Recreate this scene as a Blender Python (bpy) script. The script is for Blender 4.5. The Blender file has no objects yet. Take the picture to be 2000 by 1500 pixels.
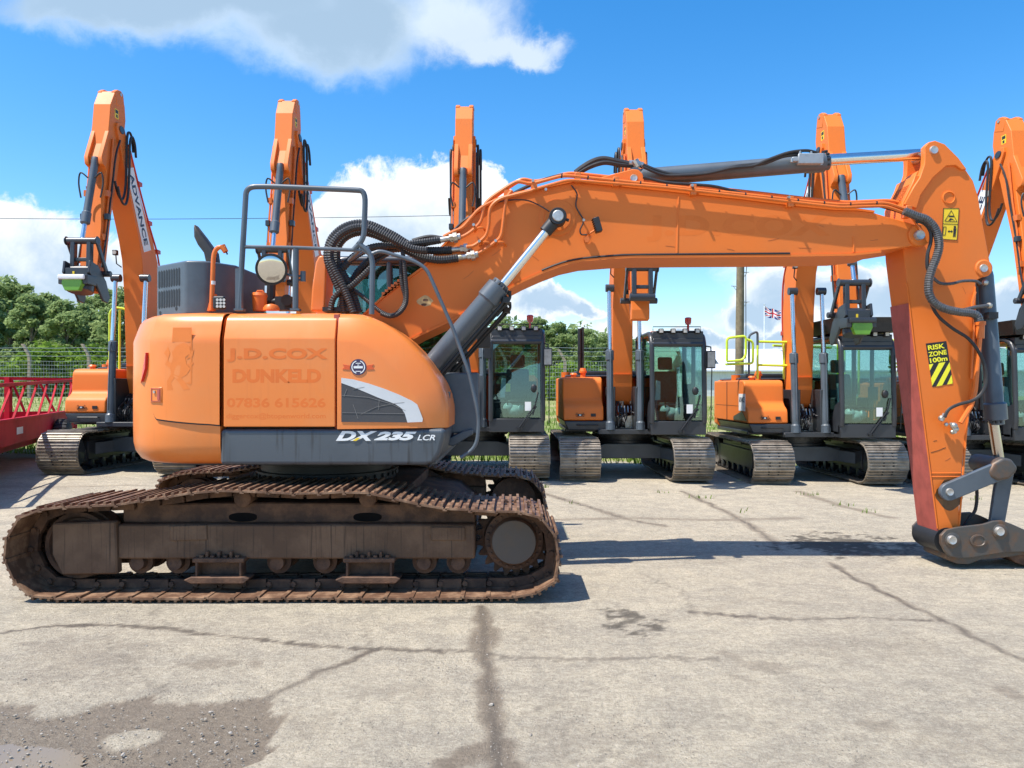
import bpy, bmesh, math, random
import numpy as np
from mathutils import Vector, Matrix
RND = random.Random(11)
sc = bpy.context.scene
col = sc.collection
# ---- photograph geometry: eye at (0,0,CH) looking along +Y --------------------------------
F, CX, HY, CH = 1500.0, 1000.0, 760.0, 1.65
def P(px, py, Y):
    return Vector(((px - CX) / F * Y, Y, CH - (py - HY) / F * Y))
def G(px, py):                       # a point of the yard
    Y = CH * F / (py - HY)
    return ((px - CX) / F * Y, Y)
def sstep(a, b, x):
    t = np.clip((x - a) / (b - a), 0, 1)
    return t * t * (3 - 2 * t)
def gz(x, y):                        # height of the ground
    x = np.asarray(x, float); y = np.asarray(y, float)
    tilt = sstep(9.0, 13.0, y) * (1 - sstep(40, 70, y)) * (-0.0165) * (np.clip(x, -14, 14) - 2.2)
    rise = 0.95 * sstep(18.5, 42.0, y)
    return tilt + rise
# ---- mesh builder -------------------------------------------------------------------------
class MB:
    def __init__(s):
        s.v = []; s.f = []; s.m = []
    def add(s, verts, faces, mat=0):
        b = len(s.v)
        s.v += [Vector(q) for q in verts]
        for f in faces:
            s.f.append([b + i for i in f]); s.m.append(mat)
        return s
    def merge(s, o, M=None, mat=None):
        s.add([M @ q if M is not None else q for q in o.v], [], 0)
        b = len(s.v) - len(o.v)
        for f, m in zip(o.f, o.m):
            s.f.append([b + i for i in f]); s.m.append(m if mat is None else mat)
        return s
    def box(s, x0, x1, y0, y1, z0, z1, mat=0, M=None):
        vs = [Vector((x, y, z)) for z in (z0, z1) for y in (y0, y1) for x in (x0, x1)]
        if M is not None: vs = [M @ q for q in vs]
        return s.add(vs, [(0, 2, 3, 1), (4, 5, 7, 6), (0, 1, 5, 4), (2, 6, 7, 3), (0, 4, 6, 2), (1, 3, 7, 5)], mat)
    def loft(s, rings, caps=True, closed=True, mat=0):
        n = len(rings[0]); vs = [q for r in rings for q in r]; fs = []
        for i in range(len(rings) - 1):
            for j in range(n if closed else n - 1):
                k = (j + 1) % n
                fs.append((i * n + j, i * n + k, (i + 1) * n + k, (i + 1) * n + j))
        if caps:
            fs.append(tuple(reversed(range(n)))); fs.append(tuple(range((len(rings) - 1) * n, len(rings) * n)))
        return s.add(vs, fs, mat)
    def prism(s, pts, vec, mat=0):   # 3-D polygon swept by vec
        vec = Vector(vec); pts = [Vector(q) for q in pts]
        return s.loft([pts, [q + vec for q in pts]], mat=mat)
    def cyl(s, a, b, r0, r1=None, n=20, mat=0, caps=True):
        r1 = r0 if r1 is None else r1
        a = Vector(a); b = Vector(b); d = (b - a).normalized()
        u = d.orthogonal().normalized(); w = d.cross(u)
        ring = lambda c, r: [c + (u * math.cos(t) + w * math.sin(t)) * r for t in [2 * math.pi * i / n for i in range(n)]]
        return s.loft([ring(a, r0), ring(b, r1)], caps=caps, mat=mat)
    def revolve(s, a, d, prof, n=24, mat=0):   # prof: (radius, distance along d)
        a = Vector(a); d = Vector(d).normalized(); u = d.orthogonal().normalized(); w = d.cross(u)
        rings = [[a + d * h + (u * math.cos(t) + w * math.sin(t)) * max(r, 1e-4) for t in [2 * math.pi * i / n for i in range(n)]] for r, h in prof]
        return s.loft(rings, mat=mat)
    def tube(s, path, r, n=8, mat=0, ribs=None):
        path = [Vector(q) for q in path]
        if ribs:                     # corrugated hose: (pitch, depth)
            path = resample(path, ribs[0] / 2)
        N = len(path); rings = []; u = None
        for i, q in enumerate(path):
            t = (path[min(i + 1, N - 1)] - path[max(i - 1, 0)])
            if t.length < 1e-9: t = Vector((0, 0, 1))
            t.normalize()
            if u is None: u = t.orthogonal().normalized()
            u = (u - t * u.dot(t))
            if u.length < 1e-6: u = t.orthogonal()
            u.normalize(); w = t.cross(u)
            rr = r[i] if isinstance(r, (list, tuple)) else r
            if ribs: rr = r + (ribs[1] if i % 2 else 0)
            rings.append([q + (u * math.cos(a) + w * math.sin(a)) * rr for a in [2 * math.pi * k / n for k in range(n)]])
        return s.loft(rings, mat=mat)
    def ball(s, c, rx, ry=None, rz=None, n=14, m=9, mat=0):
        ry = ry or rx; rz = rz or rx; c = Vector(c)
        rings = []
        for i in range(m + 1):
            p = math.pi * i / m - math.pi / 2; cr = max(math.cos(p), 1e-3)
            rings.append([c + Vector((rx * cr * math.cos(2 * math.pi * k / n), ry * cr * math.sin(2 * math.pi * k / n), rz * math.sin(p))) for k in range(n)])
        return s.loft(rings, mat=mat)
    def build(s, name, mats, parent=None, bevel=0, seg=2, angle=38, org=None):
        if not isinstance(mats, (list, tuple)): mats = [mats]
        off = Vector((0, 0, 0))
        p = parent
        while p is not None:
            off += p.location; p = p.parent
        if org is not None: off = Vector(org)
        me = bpy.data.meshes.new(name)
        me.from_pydata([tuple(q - off) for q in s.v], [], s.f)
        for m in mats: me.materials.append(m)
        me.polygons.foreach_set('material_index', s.m)
        bm = bmesh.new(); bm.from_mesh(me)
        bmesh.ops.recalc_face_normals(bm, faces=bm.faces)
        if bevel > 0:
            es = [e for e in bm.edges if len(e.link_faces) == 2 and e.calc_face_angle(0) > math.radians(angle)]
            if es:
                bmesh.ops.bevel(bm, geom=es, offset=bevel, segments=seg, profile=0.5, affect='EDGES', clamp_overlap=True)
        bm.to_mesh(me); bm.free()
        me.polygons.foreach_set('use_smooth', [True] * len(me.polygons))
        me.set_sharp_from_angle(angle=math.radians(angle + 2 if bevel else 33))
        o = bpy.data.objects.new(name, me)
        if org is not None: o.location = off
        if bevel > 0:
            wn = o.modifiers.new('wn', 'WEIGHTED_NORMAL'); wn.keep_sharp = True
        col.objects.link(o)
        if parent is not None: o.parent = parent
        return o
def resample(path, step):
    L = [0]
    for a, b in zip(path, path[1:]): L.append(L[-1] + (b - a).length)
    n = max(2, int(L[-1] / step)); out = []; j = 0
    for i in range(n + 1):
        t = L[-1] * i / n
        while j < len(L) - 2 and L[j + 1] < t: j += 1
        f = (t - L[j]) / max(L[j + 1] - L[j], 1e-9)
        out.append(path[j].lerp(path[j + 1], min(max(f, 0), 1)))
    return out
def smooth_path(pts, n=6, closed=False):     # Catmull-Rom
    pts = [Vector(q) for q in pts]; N = len(pts); out = []
    g = (lambda i: pts[i % N]) if closed else (lambda i: pts[min(max(i, 0), N - 1)])
    for i in range(N if closed else N - 1):
        p0, p1, p2, p3 = g(i - 1), g(i), g(i + 1), g(i + 2)
        for k in range(n):
            t = k / n
            out.append(0.5 * ((2 * p1) + (p2 - p0) * t + (2 * p0 - 5 * p1 + 4 * p2 - p3) * t * t + (3 * p1 - p0 - 3 * p2 + p3) * t ** 3))
    if not closed: out.append(pts[-1])
    return out
def fillet(pts, r, n=5):                      # rounded corners on an open polyline
    pts = [Vector(q) for q in pts]; out = [pts[0]]
    for a, b, c in zip(pts, pts[1:], pts[2:]):
        d0 = min(r, (a - b).length * .45); d1 = min(r, (c - b).length * .45)
        p = b + (a - b).normalized() * d0; q = b + (c - b).normalized() * d1
        for k in range(n + 1):
            t = k / n
            out.append(p * (1 - t) ** 2 + b * 2 * t * (1 - t) + q * t * t)
    out.append(pts[-1]); return out
def outline_y(pts, Y0, Y1):                   # outline read at depth Y0, swept back to Y1
    q = [P(a, b, Y0) for a, b in pts]
    return q, Vector((0, Y1 - Y0, 0))
def arc(cx, cy, r, a0, a1, n=8):
    return [(cx + r * math.cos(math.radians(a0 + (a1 - a0) * i / n)), cy + r * math.sin(math.radians(a0 + (a1 - a0) * i / n))) for i in range(n + 1)]
def empty(name, loc, label=None, cat=None, group=None, kind=None):
    o = bpy.data.objects.new(name, None); col.objects.link(o); o.location = loc
    o.empty_display_size = .3
    tag(o, label, cat, group, kind); return o
def tag(o, label=None, cat=None, group=None, kind=None):
    if label: o['label'] = label
    if cat: o['category'] = cat
    if group: o['group'] = group
    if kind: o['kind'] = kind
    return o
def kids(o): return [c for c in bpy.data.objects if c.parent == o]
def copy_tree(o, parent=None):
    c = o.copy(); col.objects.link(c); c.parent = parent
    for ch in list(o.children): copy_tree(ch, c)
    return c
def text_mb(s, bold=0.0, shear=0.0, ext=0.0, space=1.0):   # lettering as a mesh, cap height 1, centred at x=0
    cu = bpy.data.curves.new('lettering', 'FONT'); cu.body = s; cu.size = 1.0
    cu.offset = bold; cu.shear = shear; cu.space_character = space; cu.extrude = ext
    cu.resolution_u = 4
    o = bpy.data.objects.new('lettering', cu); col.objects.link(o)
    dg = bpy.context.evaluated_depsgraph_get(); dg.update()
    me = bpy.data.meshes.new_from_object(o.evaluated_get(dg))
    b = MB(); b.add([q.co.copy() for q in me.vertices], [tuple(p.vertices) for p in me.polygons])
    bpy.data.objects.remove(o); bpy.data.curves.remove(cu); bpy.data.meshes.remove(me)
    return b
def fit_text(s, p0, ux, uy, un, width, height, bold=0.0, shear=0.0, space=1.0, thick=.002):
    """lettering filling width x height from corner p0 along unit vectors ux (reading) and uy (up); un faces the reader"""
    b = text_mb(s, bold, shear, 0, space)
    xs = [q.x for q in b.v]; ys = [q.y for q in b.v]
    x0, x1, y0, y1 = min(xs), max(xs), min(ys), max(ys)
    o = MB()
    ux, uy, un = Vector(ux), Vector(uy), Vector(un)
    o.add([Vector(p0) + ux * ((q.x - x0) / (x1 - x0) * width) + uy * ((q.y - y0) / (y1 - y0) * height) + un * thick for q in b.v], b.f)
    return o
# ---- materials ----------------------------------------------------------------------------
def node(nt, t, **kw):
    n = nt.nodes.new(t)
    for k, v in kw.items():
        if k.startswith('i_'):
            n.inputs[int(k[2:]) if k[2:].isdigit() else k[2:]].default_value = v
        else: setattr(n, k, v)
    return n
def mat(name, c, rough=.5, metal=0.0, var=.12, scale=3.0, c2=None, mixlo=.45, mixhi=.65, bump=0.0, bscale=60.0, coat=0.0, detail=6.0, streak=None, spec=.5, slo=.56, shi=.74, sfreq=14):
    m = bpy.data.materials.new(name); m.use_nodes = True; nt = m.node_tree; L = nt.links.new
    bs = nt.nodes['Principled BSDF']; tc = node(nt, 'ShaderNodeTexCoord')
    src = tc.outputs['Object']
    nz = node(nt, 'ShaderNodeTexNoise'); nz.inputs['Scale'].default_value = scale; nz.inputs['Detail'].default_value = detail; nz.inputs['Roughness'].default_value = .6
    L(src, nz.inputs['Vector'])
    mx = node(nt, 'ShaderNodeMix', data_type='RGBA')
    mr = node(nt, 'ShaderNodeMapRange'); mr.inputs[1].default_value = mixlo; mr.inputs[2].default_value = mixhi
    L(nz.outputs[0], mr.inputs[0]); L(mr.outputs[0], mx.inputs[0])
    a = [*c, 1]; b = [*(c2 if c2 else [q * (1 - var) for q in c]), 1]
    mx.inputs[6].default_value = a; mx.inputs[7].default_value = b
    out = mx.outputs[2]
    if streak:                      # rain-run marks: noise stretched down the surface
        mp = node(nt, 'ShaderNodeMapping'); mp.inputs['Scale'].default_value = (sfreq, sfreq, .9); L(src, mp.inputs['Vector'])
        n2 = node(nt, 'ShaderNodeTexNoise'); n2.inputs['Scale'].default_value = 1.6; n2.inputs['Detail'].default_value = 5; L(mp.outputs[0], n2.inputs['Vector'])
        r2 = node(nt, 'ShaderNodeMapRange'); r2.inputs[1].default_value = slo; r2.inputs[2].default_value = shi; r2.inputs[4].default_value = streak[1]
        L(n2.outputs[0], r2.inputs[0])
        m2 = node(nt, 'ShaderNodeMix', data_type='RGBA'); L(r2.outputs[0], m2.inputs[0]); L(out, m2.inputs[6]); m2.inputs[7].default_value = [*streak[0], 1]
        out = m2.outputs[2]
    L(out, bs.inputs['Base Color'])
    rr = node(nt, 'ShaderNodeMapRange'); rr.inputs[3].default_value = max(rough - .07, .02); rr.inputs[4].default_value = rough + .1
    L(nz.outputs[0], rr.inputs[0]); L(rr.outputs[0], bs.inputs['Roughness'])
    bs.inputs['Metallic'].default_value = metal; bs.inputs['Coat Weight'].default_value = coat; bs.inputs['Coat Roughness'].default_value = .15
    bs.inputs['Specular IOR Level'].default_value = spec
    if bump:
        n3 = node(nt, 'ShaderNodeTexNoise'); n3.inputs['Scale'].default_value = bscale; n3.inputs['Detail'].default_value = 5; L(src, n3.inputs['Vector'])
        bp = node(nt, 'ShaderNodeBump'); bp.inputs['Strength'].default_value = bump; bp.inputs['Distance'].default_value = .01
        L(n3.outputs[0], bp.inputs['Height']); L(bp.outputs[0], bs.inputs['Normal'])
    return m
def glass(name, tint, gloss=.12):
    m = bpy.data.materials.new(name); m.use_nodes = True; nt = m.node_tree; nt.nodes.clear(); L = nt.links.new
    o = node(nt, 'ShaderNodeOutputMaterial'); t = node(nt, 'ShaderNodeBsdfTransparent'); g = node(nt, 'ShaderNodeBsdfGlossy')
    t.inputs[0].default_value = [*tint, 1]; g.inputs['Roughness'].default_value = .02; g.inputs[0].default_value = (.9, 1, 1, 1)
    fr = node(nt, 'ShaderNodeLayerWeight'); fr.inputs[0].default_value = .5
    pw = node(nt, 'ShaderNodeMath', operation='POWER'); L(fr.outputs['Facing'], pw.inputs[0]); pw.inputs[1].default_value = 4.0
    ma = node(nt, 'ShaderNodeMath', operation='MULTIPLY_ADD'); L(pw.outputs[0], ma.inputs[0]); ma.inputs[1].default_value = .6; ma.inputs[2].default_value = gloss
    x = node(nt, 'ShaderNodeMixShader'); L(ma.outputs[0], x.inputs[0]); L(t.outputs[0], x.inputs[1]); L(g.outputs[0], x.inputs[2]); L(x.outputs[0], o.inputs[0])
    return m
ORANGE = mat('orange_paint', (.74, .172, .021), .52, var=.10, scale=1.3, coat=.0, spec=.35, c2=(.69, .172, .028), streak=((.60, .16, .03), .10))
ORANGE_OLD = mat('weathered_orange_paint', (.76, .205, .034), .36, scale=1.6, coat=.22, c2=(.73, .222, .050), bump=.10, bscale=5, streak=((.50, .13, .035), .16))
ORANGE_PIPE = mat('orange_pipe_paint', (.70, .158, .020), .42, var=.15, scale=6)
GHOST = mat('unfaded_orange_lettering', (.75, .160, .018), .42, var=.08, scale=5)
GHOST2 = mat('unfaded_orange_emblem', (.758, .196, .029), .42, var=.08, scale=5)
GHOST3 = mat('faint_orange_lettering', (.715, .160, .018), .52, var=.08, scale=5, spec=.35)
SLATE = mat('slate_grey_paint', (.082, .102, .122), .42, var=.25, scale=3, coat=.1)
SKIRT = mat('weathered_slate_paint', (.070, .083, .097), .40, scale=2, c2=(.058, .070, .082), streak=((.022, .020, .019), .85), coat=.15)
BLACK = mat('black_plastic', (.016, .017, .019), .5, var=.3, scale=8)
RUBBER = mat('black_rubber', (.018, .018, .020), .55, var=.4, scale=12, c2=(.03, .028, .026))
CHARCOAL = mat('charcoal_cab_paint', (.030, .033, .038), .38, var=.2, coat=.15)
RUST = mat('rusty_track_steel', (.070, .036, .022), .75, metal=.15, scale=7, c2=(.155, .080, .045), mixlo=.42, mixhi=.62, bump=.35, bscale=70)
SHOE = mat('worn_rusty_shoe_steel', (.150, .078, .045), .58, metal=.3, scale=9, c2=(.33, .20, .12), mixlo=.45, mixhi=.66, bump=.3, bscale=55)
HOLE_SHADE = mat('painted_hole_shade', (.008, .007, .007), .9, spec=.1)  # near-black colour painting the shade inside the frame's oval holes
HUB = mat('grey_brown_hub', (.088, .070, .056), .6, scale=5, c2=(.11, .075, .05), bump=.1)
MUD = mat('mud_caked_frame', (.105, .056, .030), .8, scale=4, c2=(.17, .098, .056), mixlo=.4, mixhi=.65, bump=.4, bscale=40, streak=((.034, .019, .012), .6), slo=.56, shi=.66, sfreq=34)
STEEL = mat('bare_track_steel', (.22, .185, .145), .5, metal=.45, scale=6, c2=(.34, .29, .23), mixlo=.4, mixhi=.62, bump=.15, bscale=40)
CHROME = mat('chrome_rod', (.74, .74, .72), .24, metal=1.0, var=.04, scale=4)
CHROME_OLD = mat('dull_chrome_rod', (.52, .47, .42), .2, metal=1.0, var=.1, scale=8)
ZINC = mat('zinc_fitting', (.48, .47, .45), .38, metal=.8, var=.3, scale=25, c2=(.36, .30, .2))
PIN = mat('bright_pin_steel', (.55, .53, .5), .4, metal=.7, var=.25, scale=20)
ALU = mat('grey_valve_casting', (.32, .35, .37), .5, metal=.3, var=.2, scale=14)
MAROON = mat('red_oxide_plate', (.42, .085, .062), .6, var=.25, scale=5, streak=((.24, .05, .035), .5), coat=0)
COUPLER = mat('scuffed_coupler_steel', (.085, .078, .070), .5, metal=.3, scale=7, c2=(.16, .085, .045), mixlo=.46, mixhi=.66, bump=.2, bscale=30)
WHITE = mat('white_vinyl', (.78, .78, .76), .5, var=.06)
SILVER = mat('silver_trim', (.62, .62, .62), .38, metal=.2, var=.08)
NAVY = mat('navy_lettering', (.012, .02, .06), .5, var=.1)
YELLOW = mat('yellow_sticker', (.85, .58, .02), .5, var=.05)
YELLOW_B = mat('bright_yellow_sticker', (.88, .80, .03), .5, var=.05)
HIVIS = mat('lime_yellow_paint', (.62, .80, .05), .4, var=.08, coat=.2)
LIME = mat('lime_green_casting', (.13, .34, .025), .4, var=.15, coat=.2)
RED = mat('red_trailer_paint', (.42, .008, .022), .6, var=.3, scale=2, coat=0, spec=.2, streak=((.25, .01, .02), .5))
REDLENS = mat('red_reflector', (.62, .02, .02), .25, var=.05, coat=.5)
BEACON = mat('red_beacon_lens', (.55, .03, .03), .2, var=.05, coat=.6)
LENS = mat('lamp_lens', (.55, .53, .48), .18, var=.3, scale=60, coat=.6)
GRILLE = mat('scratched_grille', (.055, .053, .055), .5, var=.2, scale=4, streak=None)
SCRATCH = mat('pale_scratch', (.20, .19, .18), .6)
SEAT = mat('grey_seat_fabric', (.11, .115, .12), .8, var=.3, scale=20)
FILM = mat('pale_protective_film', (.62, .68, .67), .3, var=.3, scale=14, bump=.4, bscale=20)
MIRROR = mat('mirror_glass', (.62, .60, .56), .03, metal=1.0, var=.01)
GLASS = glass('cab_glass', (.66, .80, .77), .08)
GLASS_D = glass('dark_tinted_glass', (.42, .62, .60), .10)
WOOD = mat('weathered_timber_pole', (.16, .125, .075), .85, scale=5, c2=(.24, .19, .12), bump=.3, bscale=30, streak=((.07, .055, .035), .6))
CONC_POST = mat('concrete_post', (.34, .27, .19), .85, var=.3, scale=8)
GALV = mat('galvanised_wire', (.42, .45, .46), .4, metal=.5, var=.1)
WALLW = mat('white_shed_wall', (.62, .64, .64), .6, var=.08, scale=2, streak=((.4, .4, .38), .3))
ROOFW = mat('pale_metal_roof', (.62, .65, .68), .5, var=.06, scale=2)
TYRE = mat('tyre_rubber', (.022, .022, .023), .8, var=.4, scale=10)
BLUE = mat('blue_painted_steel', (.08, .18, .42), .5, var=.2)
FLAGR = mat('flag_red', (.55, .02, .03), .7, var=.05)
FLAGB = mat('flag_blue', (.01, .02, .16), .7, var=.05)
FLAGW = mat('flag_white', (.8, .8, .8), .7, var=.03)
STONE = mat('loose_stone', (.26, .225, .18), .85, scale=30, c2=(.40, .36, .31), bump=.2)
REDPIPE = mat('red_orange_pipe', (.55, .05, .02), .4, var=.2)
def leafmat(name, a, b, tr=.35):
    m = bpy.data.materials.new(name); m.use_nodes = True; nt = m.node_tree; nt.nodes.clear(); L = nt.links.new
    o = node(nt, 'ShaderNodeOutputMaterial'); d = node(nt, 'ShaderNodeBsdfDiffuse'); t = node(nt, 'ShaderNodeBsdfTranslucent'); x = node(nt, 'ShaderNodeMixShader')
    tc = node(nt, 'ShaderNodeTexCoord'); nz = node(nt, 'ShaderNodeTexNoise'); nz.inputs['Scale'].default_value = .9; nz.inputs['Detail'].default_value = 4; L(tc.outputs['Object'], nz.inputs[0])
    at = node(nt, 'ShaderNodeAttribute'); at.attribute_name = 'leafvar'
    ad = node(nt, 'ShaderNodeMath', operation='ADD'); L(nz.outputs[0], ad.inputs[0]); L(at.outputs['Fac'], ad.inputs[1])
    mr = node(nt, 'ShaderNodeMapRange'); mr.inputs[1].default_value = .55; mr.inputs[2].default_value = 1.4; L(ad.outputs[0], mr.inputs[0])
    mx = node(nt, 'ShaderNodeMix', data_type='RGBA'); mx.inputs[6].default_value = [*a, 1]; mx.inputs[7].default_value = [*b, 1]; L(mr.outputs[0], mx.inputs[0])
    L(mx.outputs[2], d.inputs[0]); L(mx.outputs[2], t.inputs[0]); x.inputs[0].default_value = tr
    L(d.outputs[0], x.inputs[1]); L(t.outputs[0], x.inputs[2]); L(x.outputs[0], o.inputs[0]); return m
LEAF1 = leafmat('birch_leaves', (.23, .31, .12), (.40, .49, .21), .58)
LEAF2 = leafmat('fresh_bush_leaves', (.10, .18, .025), (.27, .37, .06))
GRASSM = leafmat('grass_blades', (.16, .25, .04), (.36, .40, .12), .3)
BARK = mat('birch_bark', (.22, .19, .15), .9, scale=3, c2=(.08, .065, .05), bump=.3)
# ---- camera, sun, sky ---------------------------------------------------------------------
cam = bpy.data.cameras.new('camera'); co = bpy.data.objects.new('camera', cam); col.objects.link(co)
co.location = (0, 0, CH); co.rotation_euler = (math.radians(90), 0, 0)
cam.sensor_width = 36; cam.lens = 36 * F / 2000; cam.shift_y = 10 / 2000; cam.clip_end = 4000; cam.clip_start = .05
sc.camera = co
SUN = Vector((-.47, -.22, 1)).normalized()
sl = bpy.data.lights.new('sun', 'SUN'); sl.energy = 4.6; sl.angle = math.radians(.53); sl.color = (1, .955, .88)
so = bpy.data.objects.new('sun', sl); col.objects.link(so); so.rotation_euler = SUN.to_track_quat('Z', 'Y').to_euler(); so.location = (-20, -8, 40)
w = bpy.data.worlds.new('World'); sc.world = w; w.use_nodes = True
nt = w.node_tree; nt.nodes.clear(); L = nt.links.new
out = node(nt, 'ShaderNodeOutputWorld'); bg = node(nt, 'ShaderNodeBackground'); bg.inputs[1].default_value = .12
sky = node(nt, 'ShaderNodeTexSky', sky_type='NISHITA'); sky.sun_disc = False
sky.sun_elevation = math.asin(SUN.z); sky.sun_rotation = math.atan2(SUN.x, SUN.y); sky.air_density = 1.0; sky.dust_density = .6; sky.ozone_density = 2.0
def M_(op, a, b=None, c=None):
    n = node(nt, 'ShaderNodeMath', operation=op)
    for i, q in enumerate((a, b, c)):
        if q is None: continue
        if isinstance(q, (int, float)): n.inputs[i].default_value = q
        else: L(q, n.inputs[i])
    return n.outputs[0]
tc = node(nt, 'ShaderNodeTexCoord'); sx = node(nt, 'ShaderNodeSeparateXYZ'); L(tc.outputs['Generated'], sx.inputs[0])
yy = M_('MAXIMUM', sx.outputs[1], .03)
uu = M_('DIVIDE', sx.outputs[0], yy); vv = M_('DIVIDE', sx.outputs[2], yy)
cb = node(nt, 'ShaderNodeCombineXYZ'); L(uu, cb.inputs[0]); L(vv, cb.inputs[1])
cb0 = cb
def warp(vec, s, d, amp, rough=.6):
    n = node(nt, 'ShaderNodeTexNoise'); n.inputs['Scale'].default_value = s; n.inputs['Detail'].default_value = d; n.inputs['Roughness'].default_value = rough; L(vec, n.inputs['Vector'])
    a = node(nt, 'ShaderNodeVectorMath', operation='SUBTRACT'); L(n.outputs['Color'], a.inputs[0]); a.inputs[1].default_value = (.5, .5, .5)
    m = node(nt, 'ShaderNodeVectorMath', operation='MULTIPLY'); L(a.outputs[0], m.inputs[0]); m.inputs[1].default_value = (amp, amp, 0)
    q = node(nt, 'ShaderNodeVectorMath', operation='ADD'); L(vec, q.inputs[0]); L(m.outputs[0], q.inputs[1]); return q.outputs[0]
WV = warp(warp(cb.outputs[0], 4.5, 3, .13), 17, 7, .075, .68)
WS = warp(warp(cb.outputs[0], 3.5, 3, .14, .5), 11, 9, .085, .66)
def blobs(lst, WV=None):
    WV = WV or globals()['WV']
    acc = None
    for cx, cy, rx, ry in lst:
        mp = node(nt, 'ShaderNodeMapping', vector_type='POINT')
        sxx, syy = F / rx, F / ry
        mp.inputs['Scale'].default_value = (sxx, syy, 1); mp.inputs['Location'].default_value = (-(cx - CX) / F * sxx, -(HY - cy) / F * syy, 0)
        L(WV, mp.inputs[0])
        ln = node(nt, 'ShaderNodeVectorMath', operation='LENGTH'); L(mp.outputs[0], ln.inputs[0])
        q = M_('SUBTRACT', 1.0, ln.outputs['Value'])
        acc = q if acc is None else M_('SMOOTH_MAX', acc, q, .25)
    return acc
def noise_(scale, detail, rough=.55, dist=0.0):
    n = node(nt, 'ShaderNodeTexNoise'); n.inputs['Scale'].default_value = scale; n.inputs['Detail'].default_value = detail; n.inputs['Roughness'].default_value = rough; n.inputs['Distortion'].default_value = dist
    L(cb.outputs[0], n.inputs['Vector']); return n.outputs[0]
def ramp(x, a, b):
    n = node(nt, 'ShaderNodeMapRange', interpolation_type='SMOOTHSTEP'); n.inputs[1].default_value = a; n.inputs[2].default_value = b; L(x, n.inputs[0]); return n.outputs[0]
nA = noise_(7, 10, .6); nB = noise_(16, 8, .62)
puff = M_('ADD', M_('MULTIPLY', M_('SUBTRACT', nA, .5), 1.2), M_('MULTIPLY', M_('SUBTRACT', nB, .5), .55))
soft = noise_(3.2, 9, .58)
softp = M_('MULTIPLY', M_('SUBTRACT', soft, .5), 1.5)
Gm = blobs([(430, -10, 430, 110), (600, 60, 210, 110), (230, 20, 210, 80), (690, 40, 130, 120), (460, -120, 640, 170)], WS)
Wm = blobs([(885, 35, 130, 80), (960, 80, 105, 42), (1045, 88, 65, 30)], WS)
Cm = blobs([(0, 490, 170, 115), (110, 520, 120, 95), (205, 545, 70, 75), (800, 430, 170, 110), (875, 365, 100, 72), (690, 430, 90, 85), (950, 390, 50, 70), (640, 500, 70, 70), (760, 540, 260, 90), (530, 570, 90, 60), (1570, 575, 150, 62), (1480, 610, 90, 40), (1640, 560, 70, 50), (1725, 585, 90, 80), (1965, 600, 110, 85), (1060, 578, 105, 42), (1130, 590, 60, 25), (1340, 655, 110, 26), (1500, 665, 170, 34)])
Lm = blobs([(1040, 585, 120, 55), (1180, 640, 130, 40), (1560, 560, 170, 75), (1480, 650, 260, 55), (1720, 590, 120, 90), (1960, 610, 110, 95), (1350, 650, 120, 35), (100, 640, 200, 45)])
cG = ramp(M_('ADD', Gm, M_('MULTIPLY', puff, .30)), -.22, .42)
cW = ramp(M_('ADD', M_('ADD', Wm, M_('MULTIPLY', softp, .4)), M_('MULTIPLY', puff, .35)), -.22, .55)
cC = ramp(M_('ADD', Cm, M_('MULTIPLY', puff, .45)), .0, .22)
cL = ramp(M_('ADD', M_('ADD', Lm, softp), M_('MULTIPLY', puff, .35)), -.05, .5)
# shading: deep parts of the high cloud are grey, cumulus bases are grey
gG = M_('MULTIPLY', ramp(M_('ADD', Gm, M_('MULTIPLY', softp, .9)), -.2, .60), .95)
base = M_('SUBTRACT', 1.0, ramp(M_('ADD', vv, M_('MULTIPLY', M_('SUBTRACT', nA, .5), .34)), .12, .26))
gC = M_('MULTIPLY', base, ramp(Cm, .05, .6))
gL = M_('MULTIPLY', ramp(noise_(5.5, 6), .42, .60), .8)
def cmix(f, a, b):
    n = node(nt, 'ShaderNodeMix', data_type='RGBA')
    for i, q in ((0, f), (6, a), (7, b)):
        if isinstance(q, tuple): n.inputs[i].default_value = [*q, 1]
        elif isinstance(q, (int, float)): n.inputs[i].default_value = q
        else: L(q, n.inputs[i])
    return n.outputs[2]
hs = node(nt, 'ShaderNodeHueSaturation'); hs.inputs['Saturation'].default_value = 1.42; hs.inputs['Value'].default_value = 1.22; hs.inputs['Hue'].default_value = .5
L(sky.outputs[0], hs.inputs['Color'])
cs = hs.outputs[0]
WH, GR = (5.6, 5.9, 6.2), (2.5, 3.3, 3.75)
GRC = (2.7, 3.6, 4.6)
cs = cmix(M_('MULTIPLY', cL, .85), cs, cmix(gL, WH, (2.9, 4.3, 5.8)))
cs = cmix(cC, cs, cmix(gC, WH, GRC))
cs = cmix(M_('MULTIPLY', cW, .85), cs, cmix(.45, WH, GRC))
cs = cmix(M_('MULTIPLY', cG, .74), cs, cmix(gG, (4.6, 5.4, 6.1), (2.7, 3.4, 3.8)))
L(cs, bg.inputs[0]); L(bg.outputs[0], out.inputs[0])
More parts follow.
